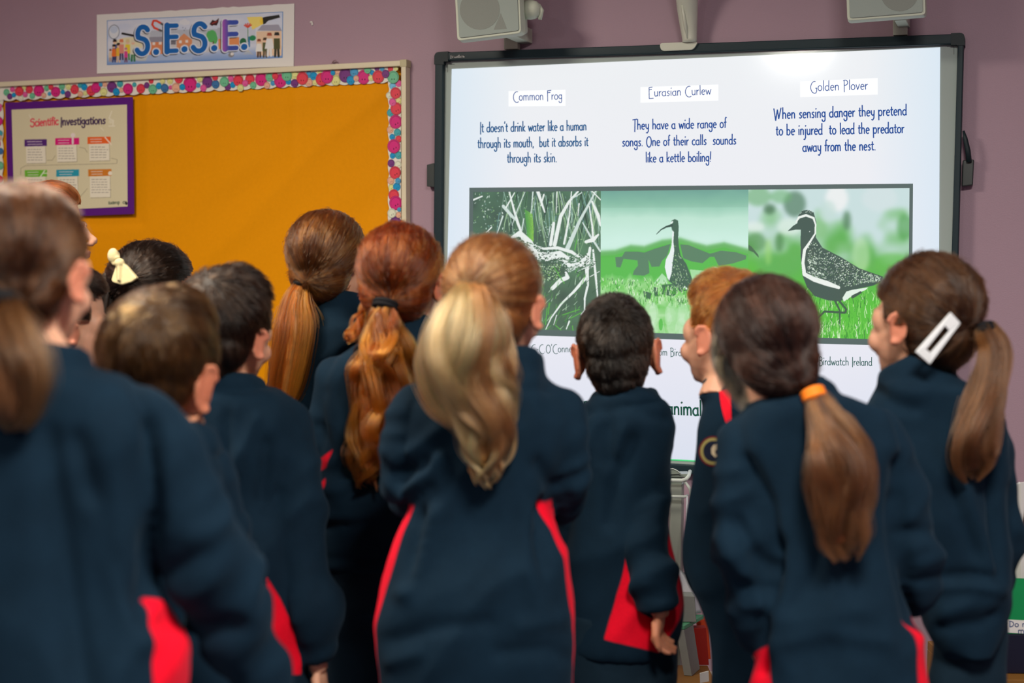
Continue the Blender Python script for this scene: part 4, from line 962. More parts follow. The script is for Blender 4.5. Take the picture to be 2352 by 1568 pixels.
def person(sp):
    D = sp['D']; s = FPX / D; rs = random.Random(sp['seed']); npr = np.random.RandomState(sp['seed'])
    PP = lambda x, y, v=0.0: P(x, y, D) + F_ * v
    hx, hy = sp['head']; hs = sp.get('hs', 1.0)
    hc = PP(hx, hy); root = empty('person', (hc[0], hc[1], 0)); tag(root, sp['label'], 'person', 'people watching the whiteboard')
    M = head_matrix(hc, sp.get('yaw', 0), sp.get('pitch', 0), sp.get('roll', 0), hs)
    by = sp.get('byaw', 0); tv = sp.get('tv', -.015)
    lv = [(y, (a + b) / 2, (b - a) / 2) for y, a, b in sp['torso']]
    dr = sp.get('dr', .64)
    def loft(mb, levels, k=1.0, dmin=.0, n=30, ex=2.4):
        rings = []
        for y, cx, hw in levels:
            c = PP(cx, y, tv); w = hw / s * k; d = max(w * dr, dmin)
            rings.append([c + U_ * (math.copysign(abs(math.cos(a)) ** (2 / ex), math.cos(a)) * w) + F_ * (math.copysign(abs(math.sin(a)) ** (2 / ex), math.sin(a)) * d) for a in [2 * math.pi * i / n for i in range(n)]])
        V = [v for r in rings for v in r]; m = len(rings)
        Fc = [(i*n + j, i*n + (j+1) % n, (i+1)*n + (j+1) % n, (i+1)*n + j) for i in range(m - 1) for j in range(n)] + [tuple(range(n)), tuple((m-1)*n + j for j in range(n-1, -1, -1))]
        mb.add(V, Fc)
    L_ = np.array(lv); yi = np.linspace(L_[0, 0], L_[-1, 0], 26)
    LV = [(y, np.interp(y, L_[:, 0], L_[:, 1]), np.interp(y, L_[:, 0], L_[:, 2])) for y in yi]
    arms = []
    for a in sp.get('arms', []):
        q = np.array([np.append(PP(x, y, v), r / s) for x, y, v, r in a]); arms.append(catmull(q, 16))
    # ---------------- clothing
    jb = MB(); loft(jb, LV, 1.0, .085)
    for q in arms:
        jb.tube([x[:3] for x in q], [x[3] for x in q], 16)
        jb.ball(q[0][:3], q[0][3], 16)
    ct = sp['collar']                               # (cx, top y, bottom y, half width px, v)
    ctp = PP(ct[0], ct[1], ct[4] if len(ct) > 4 else -.01); cbp = PP(ct[0] + (ct[5] if len(ct) > 5 else 0), ct[2], -.015)
    jb.tube([ctp, ctp * .7 + cbp * .3, ctp * .3 + cbp * .7, cbp], [ct[3] / s, ct[3] / s * 1.03, ct[3] / s * 1.06, ct[3] / s * 1.2], 22, flat=1.0)
    jm = remesh(jb, sp.get('vox', .0075), 5)
    V = co_of(jm); Nn = no_of(jm); X, Y = proj_np(V)
    rel = V - hc; u = rel @ U_; v = rel @ F_; z = rel[:, 2]
    ad = np.full(len(V), 9.0); at_ = np.zeros(len(V))
    for q in arms:
        for i in range(len(q) - 1):
            a, b = q[i, :3], q[i+1, :3]; ab = b - a; t = np.clip(((V - a) @ ab) / (ab @ ab), 0, 1)
            d = np.linalg.norm(V - a - t[:, None] * ab, axis=1) / (q[i, 3] * (1 - t) + q[i+1, 3] * t)
            mk = d < ad; ad = np.where(mk, d, ad); at_ = np.where(mk, (i + t) / 15.0, at_)
    sd = sp['seed']
    fold = fbm(u * 7 + z * 2.2, v * 7 + z * .6, z * 2.4 + sd, sd, 2)
    rid = (1 - np.abs(2 * fbm(u * 5 - z * 3.0 + sd, v * 5, z * 3.2, sd + 7, 2) - 1)) ** 3
    fa = sp.get('fold', 1.0)
    drape = (1 - np.abs(2 * vnoise(u * 13 + z * 1.5 + sd * 3.1, v * 8, z * 3.0, sd + 21) - 1)) ** 2
    disp = .012 * (drape - .4) + .020 * (fold - .5) + .016 * (rid - .4)
    armw = np.clip(1.25 - ad, 0, .25) * 4
    elb = np.exp(-((at_ - .55) / .22) ** 2)
    ar_f = (1 - np.abs(2 * vnoise(at_ * 9 + u * 10, v * 9 + z * 3, sd * 1.7, sd + 3) - 1)) ** 2
    disp += armw * (.018 * (ar_f - .5) * (.45 + elb))
    disp *= fa
    fc = np.clip(-(Nn @ CAM_F) * 2.0 + .4, 0, 1)
    for pts, w, dep in sp.get('creases', []):
        disp += dep * 1.5 * np.exp(-(seg_dist(X, Y, pts) / (w * 1.25)) ** 2) * fc
    V2 = V + Nn * disp[:, None]; set_co(jm, V2); relax(jm, 4, .5)
    # contrast side panels of the jacket
    pan = np.full(len(V), -5.0)
    if 'panel' in sp:
        y0, hw_deg = sp['panel'][0], sp['panel'][1]; cdeg = sp['panel'][2] if len(sp['panel']) > 2 else 90
        cxs = np.interp(Y, L_[:, 0], L_[:, 1]); hws = np.interp(Y, L_[:, 0], L_[:, 2]) / s
        tc = np.array([0.0]); uu = (X - cxs) / s; vv = v - tv
        phi = np.degrees(np.arctan2(uu / hws, -vv / np.maximum(hws * dr, .085))) - by
        phi = (phi + 180) % 360 - 180
        a = hw_deg - np.abs(cdeg - np.abs(phi))
        pan = np.minimum(np.minimum(a * .5, (Y - y0) * sp.get('ptaper', .12)), (ad - 1.12) * 40)
        pan = np.minimum(pan, (sp.get('pbot', 9999) - Y) * .25)
    if 'ppoly' in sp:
        pan = np.full(len(V), -5.0)
        face_ = Nn @ CAM_F < .25
        for pl in sp['ppoly']:
            inside = np.zeros(len(V), bool); m_ = len(pl)
            for i in range(m_):
                (xa, ya), (xb, yb) = pl[i], pl[(i + 1) % m_]
                if ya != yb: inside ^= ((ya > Y) != (yb > Y)) & (X < (xb - xa) * (Y - ya) / (yb - ya) + xa)
            d_ = seg_dist(X, Y, list(pl) + [pl[0]]) * .25; d_ = np.where(inside, d_, -d_)
            if not sp.get('parms'): d_ = np.minimum(d_, (ad - 1.10) * 30)
            pan = np.maximum(pan, np.where(face_, d_, -5))
    jm.attributes.new('panel', 'FLOAT', 'POINT').data.foreach_set('value', pan.astype(np.float32))
    jk = link('jacket' if not sp.get('adult') else 'cardigan', jm, sp.get('cloth', m_fleece), root, True)
    # ---------------- trousers and shoes
    hy_, hcx, hhw = lv[-1]; hip = PP(hcx, hy_, tv); hipz = hip[2]; lw = hhw / s
    tb = MB(); top = hip + np.array([0, 0, .10])
    nl = 20
    tp = [top, hip, hip - Z_ * .06]
    q = MB()
    rings = []
    fu = U_ * math.cos(math.radians(by * .6)) + F_ * -math.sin(math.radians(by * .6)); ff = F_ * math.cos(math.radians(by * .6)) + U_ * math.sin(math.radians(by * .6))
    wt = sp.get('hipw', min(lw * .80, .165))
    for dz in (.10, .05, 0, -.05, -.09):
        rings.append([hip + Z_ * dz + U_ * math.cos(a) * wt * (1 if dz > -.08 else .85) + F_ * math.sin(a) * wt * .66 for a in [2*math.pi*i/24 for i in range(24)]])
    tb.add([v for r in rings for v in r], [(i*24+j, i*24+(j+1) % 24, (i+1)*24+(j+1) % 24, (i+1)*24+j) for i in range(4) for j in range(24)] + [tuple(range(24)), tuple(96 + j for j in range(23, -1, -1))])
    bb = MB(); feet = []
    for k in (-1, 1):
        h0 = hip - Z_ * .04 + fu * k * wt * .46; kn = np.array([*(hip + fu * k * wt * .52 + ff * .015)[:2], hipz * .53]); an = np.array([*(hip + fu * k * wt * .50 - ff * .01)[:2], .07])
        tb.tube([h0, kn, an], [wt * .56, wt * .44, wt * .36], 18); feet.append(an)
        bb.tube([h0, kn, an - Z_ * .03], [wt * .42, wt * .30, wt * .2], 14)
        bb.tube([an - Z_ * .03, an - Z_ * .045 + ff * .1], [wt * .2, .018], 12)
    tm = remesh(tb, .011, 4); V = co_of(tm); Nn = no_of(tm)
    w_ = V - hip; d = .018 * (fbm(w_ @ U_ * 9 + w_[:, 2] * 5, w_ @ F_ * 9, w_[:, 2] * 7 + sd, sd + 2, 2) - .5); set_co(tm, V + Nn * d[:, None])
    tm.attributes.new('panel', 'FLOAT', 'POINT').data.foreach_set('value', np.full(len(V), -5, np.float32))
    link('trousers', tm, m_trouser if not sp.get('adult') else m_cardi, root, True)
    for an in feet:
        q = MB(); q.ball(an + ff * .055 + Z_ * -.032, (.042, .115, .038), 18, Matrix([[fu[i], ff[i], Z_[i]] for i in range(3)]))
        V = np.array(q.V); V[:, 2] = np.maximum(V[:, 2], .001); q.V = [tuple(v_) for v_ in V]
        q.tube([an - Z_ * .04, an + Z_ * .01], [.042, .040], 16)
        q.build('shoe', m_shoe, root, smooth=True)
    # ---------------- body (one skin surface: head, neck, trunk, arms, legs)
    add_head(bb, M, sp.get('ear', .88), sp.get('nose', 1.0))
    nb_ = cbp; bb.tube([M @ Vector((0, -.012, -.02)), M @ Vector((0, -.014, -.075)), nb_], [.050 * hs, .049 * hs, .062 * hs], 18)
    loft(bb, [(y, cx, hw) for y, cx, hw in LV if y > ct[2] + 5], .60)
    for q in arms: bb.tube([x[:3] for x in q[:12]], [min(x[3] * .45, .017) for x in q[:12]], 12)
    bm_ = remesh(bb, sp.get('bvox', .005), 2)
    hb = MB()
    for q, hd in zip(arms, sp.get('hands', [None] * 9)):
        e = q[-1]; d = _n(e[:3] - q[-3][:3]) if hd is None else _n(np.array(hd[0][0]) * U_ + hd[0][1] * F_ + hd[0][2] * Z_)
        sdv = F_ if hd is None else hd[1][0] * U_ + hd[1][1] * F_ + hd[1][2] * Z_
        hand(hb, e[:3] + d * (-.045 if hd is None else hd[2] if len(hd) > 2 else .005), d, sdv, .88 * hs, .5)
    if hb.V:
        hm = remesh(hb, .003, 2); b2 = bmesh.new(); b2.from_mesh(bm_); b2.from_mesh(hm); b2.to_mesh(bm_); b2.free(); bpy.data.meshes.remove(hm)
    V = co_of(bm_); Mi = np.array(M.inverted()); Lc = (np.c_[V, np.ones(len(V))] @ Mi.T)[:, :3]
    base = np.array(SKINS[sp.get('skin', 'fair')]); col = np.repeat(base[None], len(V), 0)
    earm = np.clip((np.abs(Lc[:, 0]) - .076) / .006, 0, 1) * np.exp(-((Lc[:, 2] / .045) ** 4)) * (Lc[:, 1] < .03)
    col = col * (1 - earm[:, None] * .6) + np.array([.58, .13, .07]) * earm[:, None] * .6
    lip = np.exp(-(((Lc[:, 2] + .0525) / .008) ** 2 + (Lc[:, 0] / .020) ** 2)) * (Lc[:, 1] > .082); col = col * (1 - lip[:, None]) + np.array([.50, .16, .14]) * lip[:, None]
    brow = np.exp(-(((Lc[:, 2] - .028) / .005) ** 2 + ((np.abs(Lc[:, 0]) - .032) / .018) ** 2)) * (Lc[:, 1] > .05) * .6; col = col * (1 - brow[:, None]) + np.array([.12, .06, .03]) * brow[:, None]
    ck = np.exp(-(((Lc[:, 2] + .03) / .025) ** 2 + ((np.abs(Lc[:, 0]) - .04) / .022) ** 2)) * (Lc[:, 1] > .02) * .3; col = col * (1 - ck[:, None]) + np.array([.62, .20, .15]) * ck[:, None]
    bm_.color_attributes.new('Col', 'FLOAT_COLOR', 'POINT').data.foreach_set('color', np.c_[col, np.ones(len(V))].astype(np.float32).ravel())
    link('body', bm_, m_skin, root, True)
    if sp.get('face'):
        for k in (-1, 1):
            q = MB(); q.ball(M @ Vector((k * .030, .0765, .004)), .0105 * hs, 14); e = q.build('eye', m_eye, root, smooth=True)
            q = MB(); q.ball(M @ Vector((k * .030, .0838, .004)), .0048 * hs, 12); q.build('iris', m_iris, e, smooth=True)
    hair(sp, root, M, PP, s, rs)
    return root, jk
# ---- hair
def hair(sp, root, M, PP, s, rs):
    H = sp['hair']; mS, mM = H['mat']; short = H['style'] == 'short'; hs = sp.get('hs', 1.0); sd = sp['seed']
    mb = MB()
    def E(c, r, n=28):
        q = MB(); q.ball((0, 0, 0), r, n); mb.add([M @ (Vector(c) + Vector(v)) for v in q.V], q.F)
    th = H.get('th', .0)
    if short:
        E((0, -.016, .047), (.077 + th, .096 + th, .085 + th)); E((0, -.048, .0), (.064 + th, .056 + th * .6, .060)); E((0, .02, .082), (.058 + th, .062 + th, .052 + th))
        E((0, -.055, -.03), (.050, .040, .045))
    else:
        E((0, -.017, .047), (.083 + th, .098 + th, .088 + th)); E((0, -.042, -.004), (.072 + th, .064 + th, .066)); E((0, -.012, .012), (.0805 + th, .060, .050)); E((0, -.050, -.035), (.056, .046, .040))
    for c, r in H.get('lumps', []): E(c, r)
    me = remesh(mb, .005, 4)
    V = co_of(me); Nn = no_of(me); Mi = np.array(M.inverted()); Lc = (np.c_[V, np.ones(len(V))] @ Mi.T)[:, :3]
    # hairline: clear the face, and the ears of short hair
    fy = H.get('front', .062)
    drop = (Lc[:, 1] > fy + np.clip((Lc[:, 2] - .075) * 2.2, -.03, .1)) & (Lc[:, 2] < .115) if 'front' in H or short else (Lc[:, 1] > .066 + np.clip((Lc[:, 2] - .06) * 2.0, -.035, .1)) & (Lc[:, 2] < .10)
    ey = H.get('temple', .026 if short else .040)
    drop |= (np.abs(Lc[:, 0]) > .050) & (Lc[:, 2] < (.022 if short else .006)) & (Lc[:, 1] > (-.026 if short else -.016))
    drop |= (Lc[:, 1] > ey) & (Lc[:, 2] < (.018 if short else .012))
    lock = fbm(Lc[:, 0] * 60, Lc[:, 1] * 60, Lc[:, 2] * 22, sd, 2) - .5
    set_co(me, V + Nn * (lock * (.008 if short else .006))[:, None])
    bmh = bmesh.new(); bmh.from_mesh(me); bmh.verts.ensure_lookup_table()
    bmesh.ops.delete(bmh, geom=[v for v, k in zip(bmh.verts, drop) if k], context='VERTS'); bmh.to_mesh(me); bmh.free()
    ho = link('hair', me, mM, root, True)
    bmt = bmesh.new(); bmt.from_mesh(me); bmesh.ops.triangulate(bmt, faces=bmt.faces); bv = BVHTree.FromBMesh(bmt)
    tris = [[v.co.copy() for v in f.verts] for f in bmt.faces]; ar = np.array([f.calc_area() for f in bmt.faces]); bmt.free()
    cum = np.cumsum(ar) / ar.sum()
    rp = np.random.RandomState(sd); N = H.get('n', 4200)
    idx = np.searchsorted(cum, rp.rand(N)); bar = rp.rand(N, 2)
    M3 = M.to_3x3(); crown = M @ Vector((.012, -.075, .105)); down = Vector((0, 0, -1)); fwd = (M3 @ Vector((0, 1, 0))).normalized(); upv = (M3 @ Vector((0, 0, 1))).normalized(); rt = (M3 @ Vector((1, 0, 0))).normalized()
    tie = None
    if not short:
        tx, ty = H['tie'][:2]; hcw = PP(*sp['head'])
        hit = bv.ray_cast(Vector(CAM), Vector(ray(tx, ty)).normalized())
        tie = hit[0] if hit[0] is not None else bv.find_nearest(Vector(PP(tx, ty, -.085 * hs)))[0]
    st = []; tones = []
    steps = 6 if short else 9; ln = H.get('len', .030 if short else .085) * hs
    for i in range(N):
        a, b, c = tris[min(idx[i], len(tris) - 1)]; r1, r2 = bar[i]
        if r1 + r2 > 1: r1, r2 = 1 - r1, 1 - r2
        p = a + (b - a) * r1 + (c - a) * r2; pts = [p.copy()]
        loc, nr, _, _ = bv.find_nearest(p); lm = rs.uniform(.6, 1.2); L0 = ln * lm
        clump = fbm(p.x * 90, p.y * 90, p.z * 90, sd + 5, 1)
        for k in range(1, steps):
            if short:
                d = (p - crown); d = d.normalized() * .8 + down * .6 + fwd * H.get('fwd', .15) * (1 if (p - Vector(M.translation)).dot(upv) > .05 else .2)
                d += rt * (float(clump) - .5) * 1.6
            else:
                d = tie - p
                if d.length < .012: break
                d = d.normalized() + down * H.get('sag', .05)
            d = (d - nr * d.dot(nr)); 
            if d.length < 1e-5: break
            p = p + d.normalized() * (L0 / steps)
            loc, nr, _, _ = bv.find_nearest(p)
            t = k / steps
            lift = (.0006 + (H.get('lift', .006) * t ** 1.3 * (.4 + float(clump) * 1.2)) if short else .0004 + .0022 * math.sin(math.pi * t) * (.3 + float(clump)) + .0004 * rs.random())
            p = loc + nr * lift; pts.append(p.copy())
        if len(pts) > 2:
            if not short and rs.random() < .06:                    # stray wisps
                pts = [q + (q - Vector(M.translation)).normalized() * .011 * (k / len(pts)) * rs.random() for k, q in enumerate(pts)]
            st.append(np.array([tuple(q) for q in pts]))
            if short: tones.append(float(fbm(pts[0].x * 45, pts[0].y * 45, pts[0].z * 45, sd + 9, 2)))
            else:
                dv = pts[0] - tie; ang = math.atan2(dv.dot(upv), dv.dot(rt)); dp = dv.dot(fwd)
                tones.append(float(fbm(ang * 9 + 20, dp * 26, dv.length * 4, sd + 9, 2)))
    if short:                                                       # fine fringe where the cut fades at nape and temples
        pass
    hair_curves('strands', st, mS, ho, H.get('r0', .00062), .00022, (np.array(tones) - .5) * 2.4 + .5)
    if short: return
    for pn in H.get('tails', []):
        tm, tmm = pn.get('mat', H['mat'])
        path = pn['path']                                           # (x, y, v, r px)
        q = np.array([np.append(PP(x, y, v), r / s) for x, y, v, r in path]); C = catmull(q, 40); C[:, 3] = np.maximum(C[:, 3], .001)
        nm = pn.get('name', 'ponytail')
        mb = MB(); cr = pn.get('core', .66)
        if cr > 0:
            mb.tube([c[:3] for c in C[:int(40 * pn.get('clen', .86))]], [c[3] * cr for c in C[:int(40 * pn.get('clen', .86))]], 16, flat=pn.get('flat', .7))
            cm = remesh(mb, .0045, 3); V = co_of(cm); Nn = no_of(cm)
            set_co(cm, V + Nn * (.010 * (fbm(V[:, 0] * 60, V[:, 1] * 60, V[:, 2] * 10, sd, 2) - .5))[:, None])
            po_ = link(nm, cm, tmm, root, True)
        else: po_ = ho
        cum_ = np.linspace(0, 1, 40); nl = pn.get('locks', 34); wave = pn.get('wave', .006); wf = pn.get('wf', 2.2); cl = pn.get('clump', .30)
        lk = []
        for k in range(nl):
            a = rs.uniform(0, 6.283); r = math.sqrt(rs.random()) * .88
            lk.append((r * math.cos(a), r * math.sin(a), rs.uniform(0, 6.28), rs.uniform(0, 6.28), rs.uniform(.78, 1.03), rs.uniform(.6, 1.4), rs.uniform(.7, 1.3)))
        ss = []; flat = pn.get('flat', .7); NS = pn.get('n', 3000)
        T = np.gradient(C[:, :3], axis=0); T /= np.linalg.norm(T, axis=1)[:, None]
        SA = np.cross(T, F_); SA /= np.linalg.norm(SA, axis=1)[:, None] + 1e-9; SB = np.cross(T, SA)
        for k in range(NS):
            g = lk[k % nl]; a = rs.uniform(0, 6.283); r = math.sqrt(rs.random()) * (cl if rs.random() < .86 else cl * 1.8)
            t1 = min(1.0, g[4] * rs.uniform(.80, 1.03)); t0 = 0 if rs.random() < .6 else rs.uniform(0, .45)
            n = pn.get('pts', 18); tt = np.linspace(t0, t1, n)
            c = np.stack([np.interp(tt, cum_, C[:, j]) for j in range(4)], 1); sa = np.stack([np.interp(tt, cum_, SA[:, j]) for j in range(3)], 1); sb = np.stack([np.interp(tt, cum_, SB[:, j]) for j in range(3)], 1)
            tp_ = 1 - .55 * np.clip((tt - .75) / .25, 0, 1) * min(r / cl, 1)
            ox = g[0] + r * math.cos(a) * tp_; oy = g[1] + r * math.sin(a) * tp_
            w1 = wave * g[6] * np.sin(tt * 6.283 * wf * g[5] + g[2]) * np.clip(tt * 3, 0, 1); w2 = wave * g[6] * np.cos(tt * 6.283 * wf * g[5] * .9 + g[3]) * np.clip(tt * 3, 0, 1)
            jt = .0012 * rs.uniform(-1, 1)
            ss.append(c[:, :3] + sa * (ox * c[:, 3] + w1 + jt)[:, None] + sb * (oy * c[:, 3] * flat + w2)[:, None])
        ltone = [rs.uniform(.12, .88) for _ in range(nl)]
        hair_curves('strands', ss, tm, po_, pn.get('r0', .0006), .0003, [ltone[k % nl] for k in range(NS)])
    if H.get('tiemat') is not None:
        q = H['tails'][0]['path']; a = PP(*q[0][:3]); b = PP(*q[1][:3]); t = _n(b - a); r = H.get('tier', 24) / s
        sa = _n(np.cross(t, F_)); sb = np.cross(t, sa); c = a + t * .006
        mb = MB(); ring = [c + sa * r * math.cos(2*math.pi*k/20) + sb * r * .85 * math.sin(2*math.pi*k/20) for k in range(21)]
        for dz in (-.004, .004): mb.tube([x + t * dz for x in ring], .0055, 10)
        mb.tube([a - t * .004, a + t * .016], r * .9, 16)
        mb.build('hair_tie', H['tiemat'], root, smooth=True)
# ================================================================ the people
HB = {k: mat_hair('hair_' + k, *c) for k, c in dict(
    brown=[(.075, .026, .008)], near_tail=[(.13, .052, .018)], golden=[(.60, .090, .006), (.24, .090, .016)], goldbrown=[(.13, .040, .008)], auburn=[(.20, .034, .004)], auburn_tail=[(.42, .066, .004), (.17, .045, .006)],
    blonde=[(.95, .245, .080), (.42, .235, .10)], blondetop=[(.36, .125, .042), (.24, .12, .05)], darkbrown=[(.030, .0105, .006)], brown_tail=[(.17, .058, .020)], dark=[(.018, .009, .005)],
    ginger=[(.44, .100, .015), (.24, .080, .016)], olive=[(.068, .029, .007)], black=[(.013, .0085, .006)], chestnut=[(.056, .021, .007)], chestnut_tail=[(.12, .041, .013)], pale=[(.88, .64, .32)], copper=[(.30, .060, .010)]).items()}  # pale: screen light on brown hair, put into the strand colour
m_orange_tie = mat('orange_hair_tie', (1.0, .24, .01), .55, .4)
m_clip = mat('white_clip', (.74, .76, .78), .35, .5)
m_bow = mat('cream_bow_fabric', lin(222, 208, 160), .8, .2, .06, 60, .3, 500)
def auto(cx, y0, hw, n=6, px=1000.0):
    """a plain trunk below a neck: (y, left, right) rows down to the hips"""
    rows = [(0, .28), (.035, .62), (.08, .86), (.16, .95), (.32, .93), (.46, .95), (.56, .97)]
    return [(y0 + d * px, cx - hw * k * px, cx + hw * k * px) for d, k in rows]
def aarms(cx, y0, hw, px, r=.045, v=.02):
    return [[(cx + k * hw * .86 * px, y0 + .075 * px, 0, r * px), (cx + k * hw * 1.12 * px, y0 + .30 * px, v, r * .92 * px), (cx + k * hw * 1.05 * px, y0 + .50 * px, v + .09, r * .72 * px)] for k in (-1, 1)]
CAST = {}
# -- nearest girl, bottom left, brown low ponytail
CAST['near_girl'] = person(dict(seed=1, D=1.95, head=(62, 646), yaw=12, pitch=2, hs=1.0, ear=.85, skin='pale', vox=.0075,
    label='person seen from behind in navy fleece, nearest the camera, brown low ponytail',
    collar=(100, 800, 880, 104), torso=[(850,0,200),(890,-80,300),(960,-140,360),(1060,-150,352),(1200,-150,352),(1330,-150,350),(1400,-155,380),(1480,-160,418),(1568,-165,425),(1640,-165,420)],
    arms=[[(318,985,0,92),(398,1130,.0,92),(462,1290,.03,100),(505,1430,.07,92),(562,1580,.10,74),(590,1660,.12,60)], [(-120,985,0,92),(-190,1200,.0,90),(-180,1420,.1,76)]],
    ppoly=[[(340,1366),(382,1395),(412,1450),(440,1520),(440,1660),(354,1660),(350,1500)]], fold=1.0,
    creases=[([(338,980),(352,1130),(345,1260),(340,1370)],13,-.016), ([(300,900),(345,1000),(348,1060)],10,-.010), ([(180,1010),(240,1240),(330,1440)],18,-.010), ([(110,1000),(150,1300),(190,1568)],24,-.010),
             ([(215,1170),(290,1380),(330,1480)],18,.010), ([(380,1430),(450,1455),(540,1435)],16,-.014), ([(350,1330),(420,1300),(480,1270)],14,-.008), ([(440,1230),(520,1200)],16,.006)],
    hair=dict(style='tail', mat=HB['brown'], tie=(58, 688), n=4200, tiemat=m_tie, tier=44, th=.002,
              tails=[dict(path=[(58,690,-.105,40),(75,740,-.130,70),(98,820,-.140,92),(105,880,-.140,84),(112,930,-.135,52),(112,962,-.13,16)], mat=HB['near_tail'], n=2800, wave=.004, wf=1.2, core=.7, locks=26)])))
# -- boy in front of the notice board, blurred, olive-brown hair, red ear
CAST['near_boy'] = person(dict(seed=2, D=2.3, head=(366, 866), yaw=14, pitch=2, roll=10, hs=1.06, skin='fair', ear=1.15,
    label='person with short brown hair and one reddened ear, low behind the nearest girl',
    collar=(415, 985, 1030, 72), torso=[(1010,330,470),(1050,280,490),(1100,250,500),(1200,240,515),(1300,240,540),(1450,240,565),(1530,240,598),(1620,240,606)],
    arms=[[(280,1080,0,66),(235,1280,.02,64),(250,1450,.08,50)], [(475,1090,.02,50),(500,1260,.06,52),(480,1420,.14,46)]], ppoly=[[(578,1505),(600,1512),(625,1568),(640,1660),(592,1660)]], parms=True,
    hair=dict(style='short', mat=HB['olive'], n=7000, len=.05, lift=.005, th=.007, fwd=.3)))
# -- dark haired boy with the hand at his side
CAST['dark_boy'] = person(dict(seed=3, D=2.85, head=(521, 778), yaw=23, pitch=3, roll=5, hs=1.03, skin='pale', face=True,
    label='person with dark cropped hair, right hand hanging beside a red panel',
    collar=(540, 868, 925, 62, -.01), torso=[(900,470,630),(925,440,672),(965,425,696),(1050,430,690),(1200,455,690),(1330,470,690),(1450,475,695),(1550,480,705),(1620,480,705)],
    arms=[[(648,985,-.01,62),(690,1120,-.03,60),(708,1280,-.04,60),(726,1420,-.03,50),(732,1512,-.02,42)], [(450,985,.05,52),(430,1200,.08,50),(440,1400,.14,42)]],
    hands=[((.10, .25, -.95), (.2, .9, .1)), None], byaw=38, ppoly=[[(610,1322),(640,1375),(668,1440),(705,1500),(714,1546),(628,1554),(616,1450)]], cloth=m_fleece,
    creases=[([(505,950),(508,1080)],8,.006), ([(540,940),(543,1080)],8,.006), ([(585,960),(560,1030),(540,1085)],9,.010), ([(525,950),(525,1090)],7,-.006), ([(610,1020),(600,1150)],12,-.012), ([(640,1130),(610,1180)],10,-.008)],
    hair=dict(style='short', mat=HB['dark'], n=7000, len=.045, lift=.010, th=.008, fwd=.25)))
# -- tall girl with golden ponytail
CAST['golden_girl'] = person(dict(seed=4, D=3.45, ear=0, head=(762, 618), yaw=30, pitch=6, hs=1.06, skin='pale',
    label='person with light brown hair and a long golden ponytail before the orange board',
    collar=(788, 672, 770, 60, 0), torso=[(745,730,840),(770,690,860),(820,665,878),(900,650,885),(1050,650,880),(1200,655,870),(1300,655,870)],
    arms=[[(845,800,.02,44),(870,960,.05,42),(860,1100,.12,36)], [(675,810,0,44),(650,960,.02,42),(660,1100,.1,36)]],
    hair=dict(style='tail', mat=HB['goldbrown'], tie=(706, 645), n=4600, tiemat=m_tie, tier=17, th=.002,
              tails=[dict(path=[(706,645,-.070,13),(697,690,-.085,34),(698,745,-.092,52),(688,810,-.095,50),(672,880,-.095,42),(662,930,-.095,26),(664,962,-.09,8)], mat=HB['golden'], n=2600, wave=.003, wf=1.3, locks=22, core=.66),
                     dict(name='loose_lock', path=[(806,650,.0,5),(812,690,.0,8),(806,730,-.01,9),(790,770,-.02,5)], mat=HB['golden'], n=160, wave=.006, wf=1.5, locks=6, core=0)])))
# -- red haired girl with long wavy ponytail
CAST['red_girl'] = person(dict(seed=5, D=3.05, head=(924, 660), yaw=13, pitch=5, hs=1.03, skin='rosy',
    label='person with copper red hair in a very long wavy ponytail tied with black',
    collar=(930, 715, 790, 64, -.01), torso=[(770,862,1000),(800,800,1010),(850,760,1015),(920,745,1015),(1040,742,1012),(1140,745,1005),(1200,752,1000),(1297,752,995)],
    arms=[[(778,872,0,54),(752,980,.01,46),(752,1075,.03,44),(775,1160,.14,40)], [(1000,880,.02,54),(1020,1060,.03,48),(1000,1150,.15,40)]], ppoly=[[(762,1030),(730,1060),(728,1092),(752,1072)], [(752,1098),(726,1150),(756,1140),(760,1112)]], parms=True, hipw=.118,
    creases=[([(760,1085),(800,1075),(830,1040)],9,-.008), ([(750,1125),(800,1120),(850,1060)],9,.008), ([(750,1190),(900,1185)],7,.008), ([(750,1205),(900,1202)],6,-.008), ([(752,1285),(900,1282)],6,-.006), ([(752,900),(740,970),(760,1040)],9,-.006), ([(790,830),(755,900),(738,960)],12,.005)],
    hair=dict(style='tail', mat=HB['auburn'], tie=(897, 690), n=4800, tiemat=m_tie, tier=24, th=.003,
              tails=[dict(path=[(896,690,-.102,18),(888,730,-.115,44),(890,790,-.125,64),(885,850,-.13,70),(872,920,-.13,70),(872,1000,-.13,72),(858,1060,-.125,50),(852,1100,-.12,16)], mat=HB['auburn_tail'], n=3600, wave=.016, wf=2.6, locks=40, core=.55, clump=.22, pts=26),
                     dict(name='loose_lock', path=[(838,690,-.03,8),(825,730,-.05,12),(812,765,-.08,14),(800,770,-.09,5)], mat=HB['auburn_tail'], n=200, wave=.008, wf=1.6, locks=8, core=0)])))
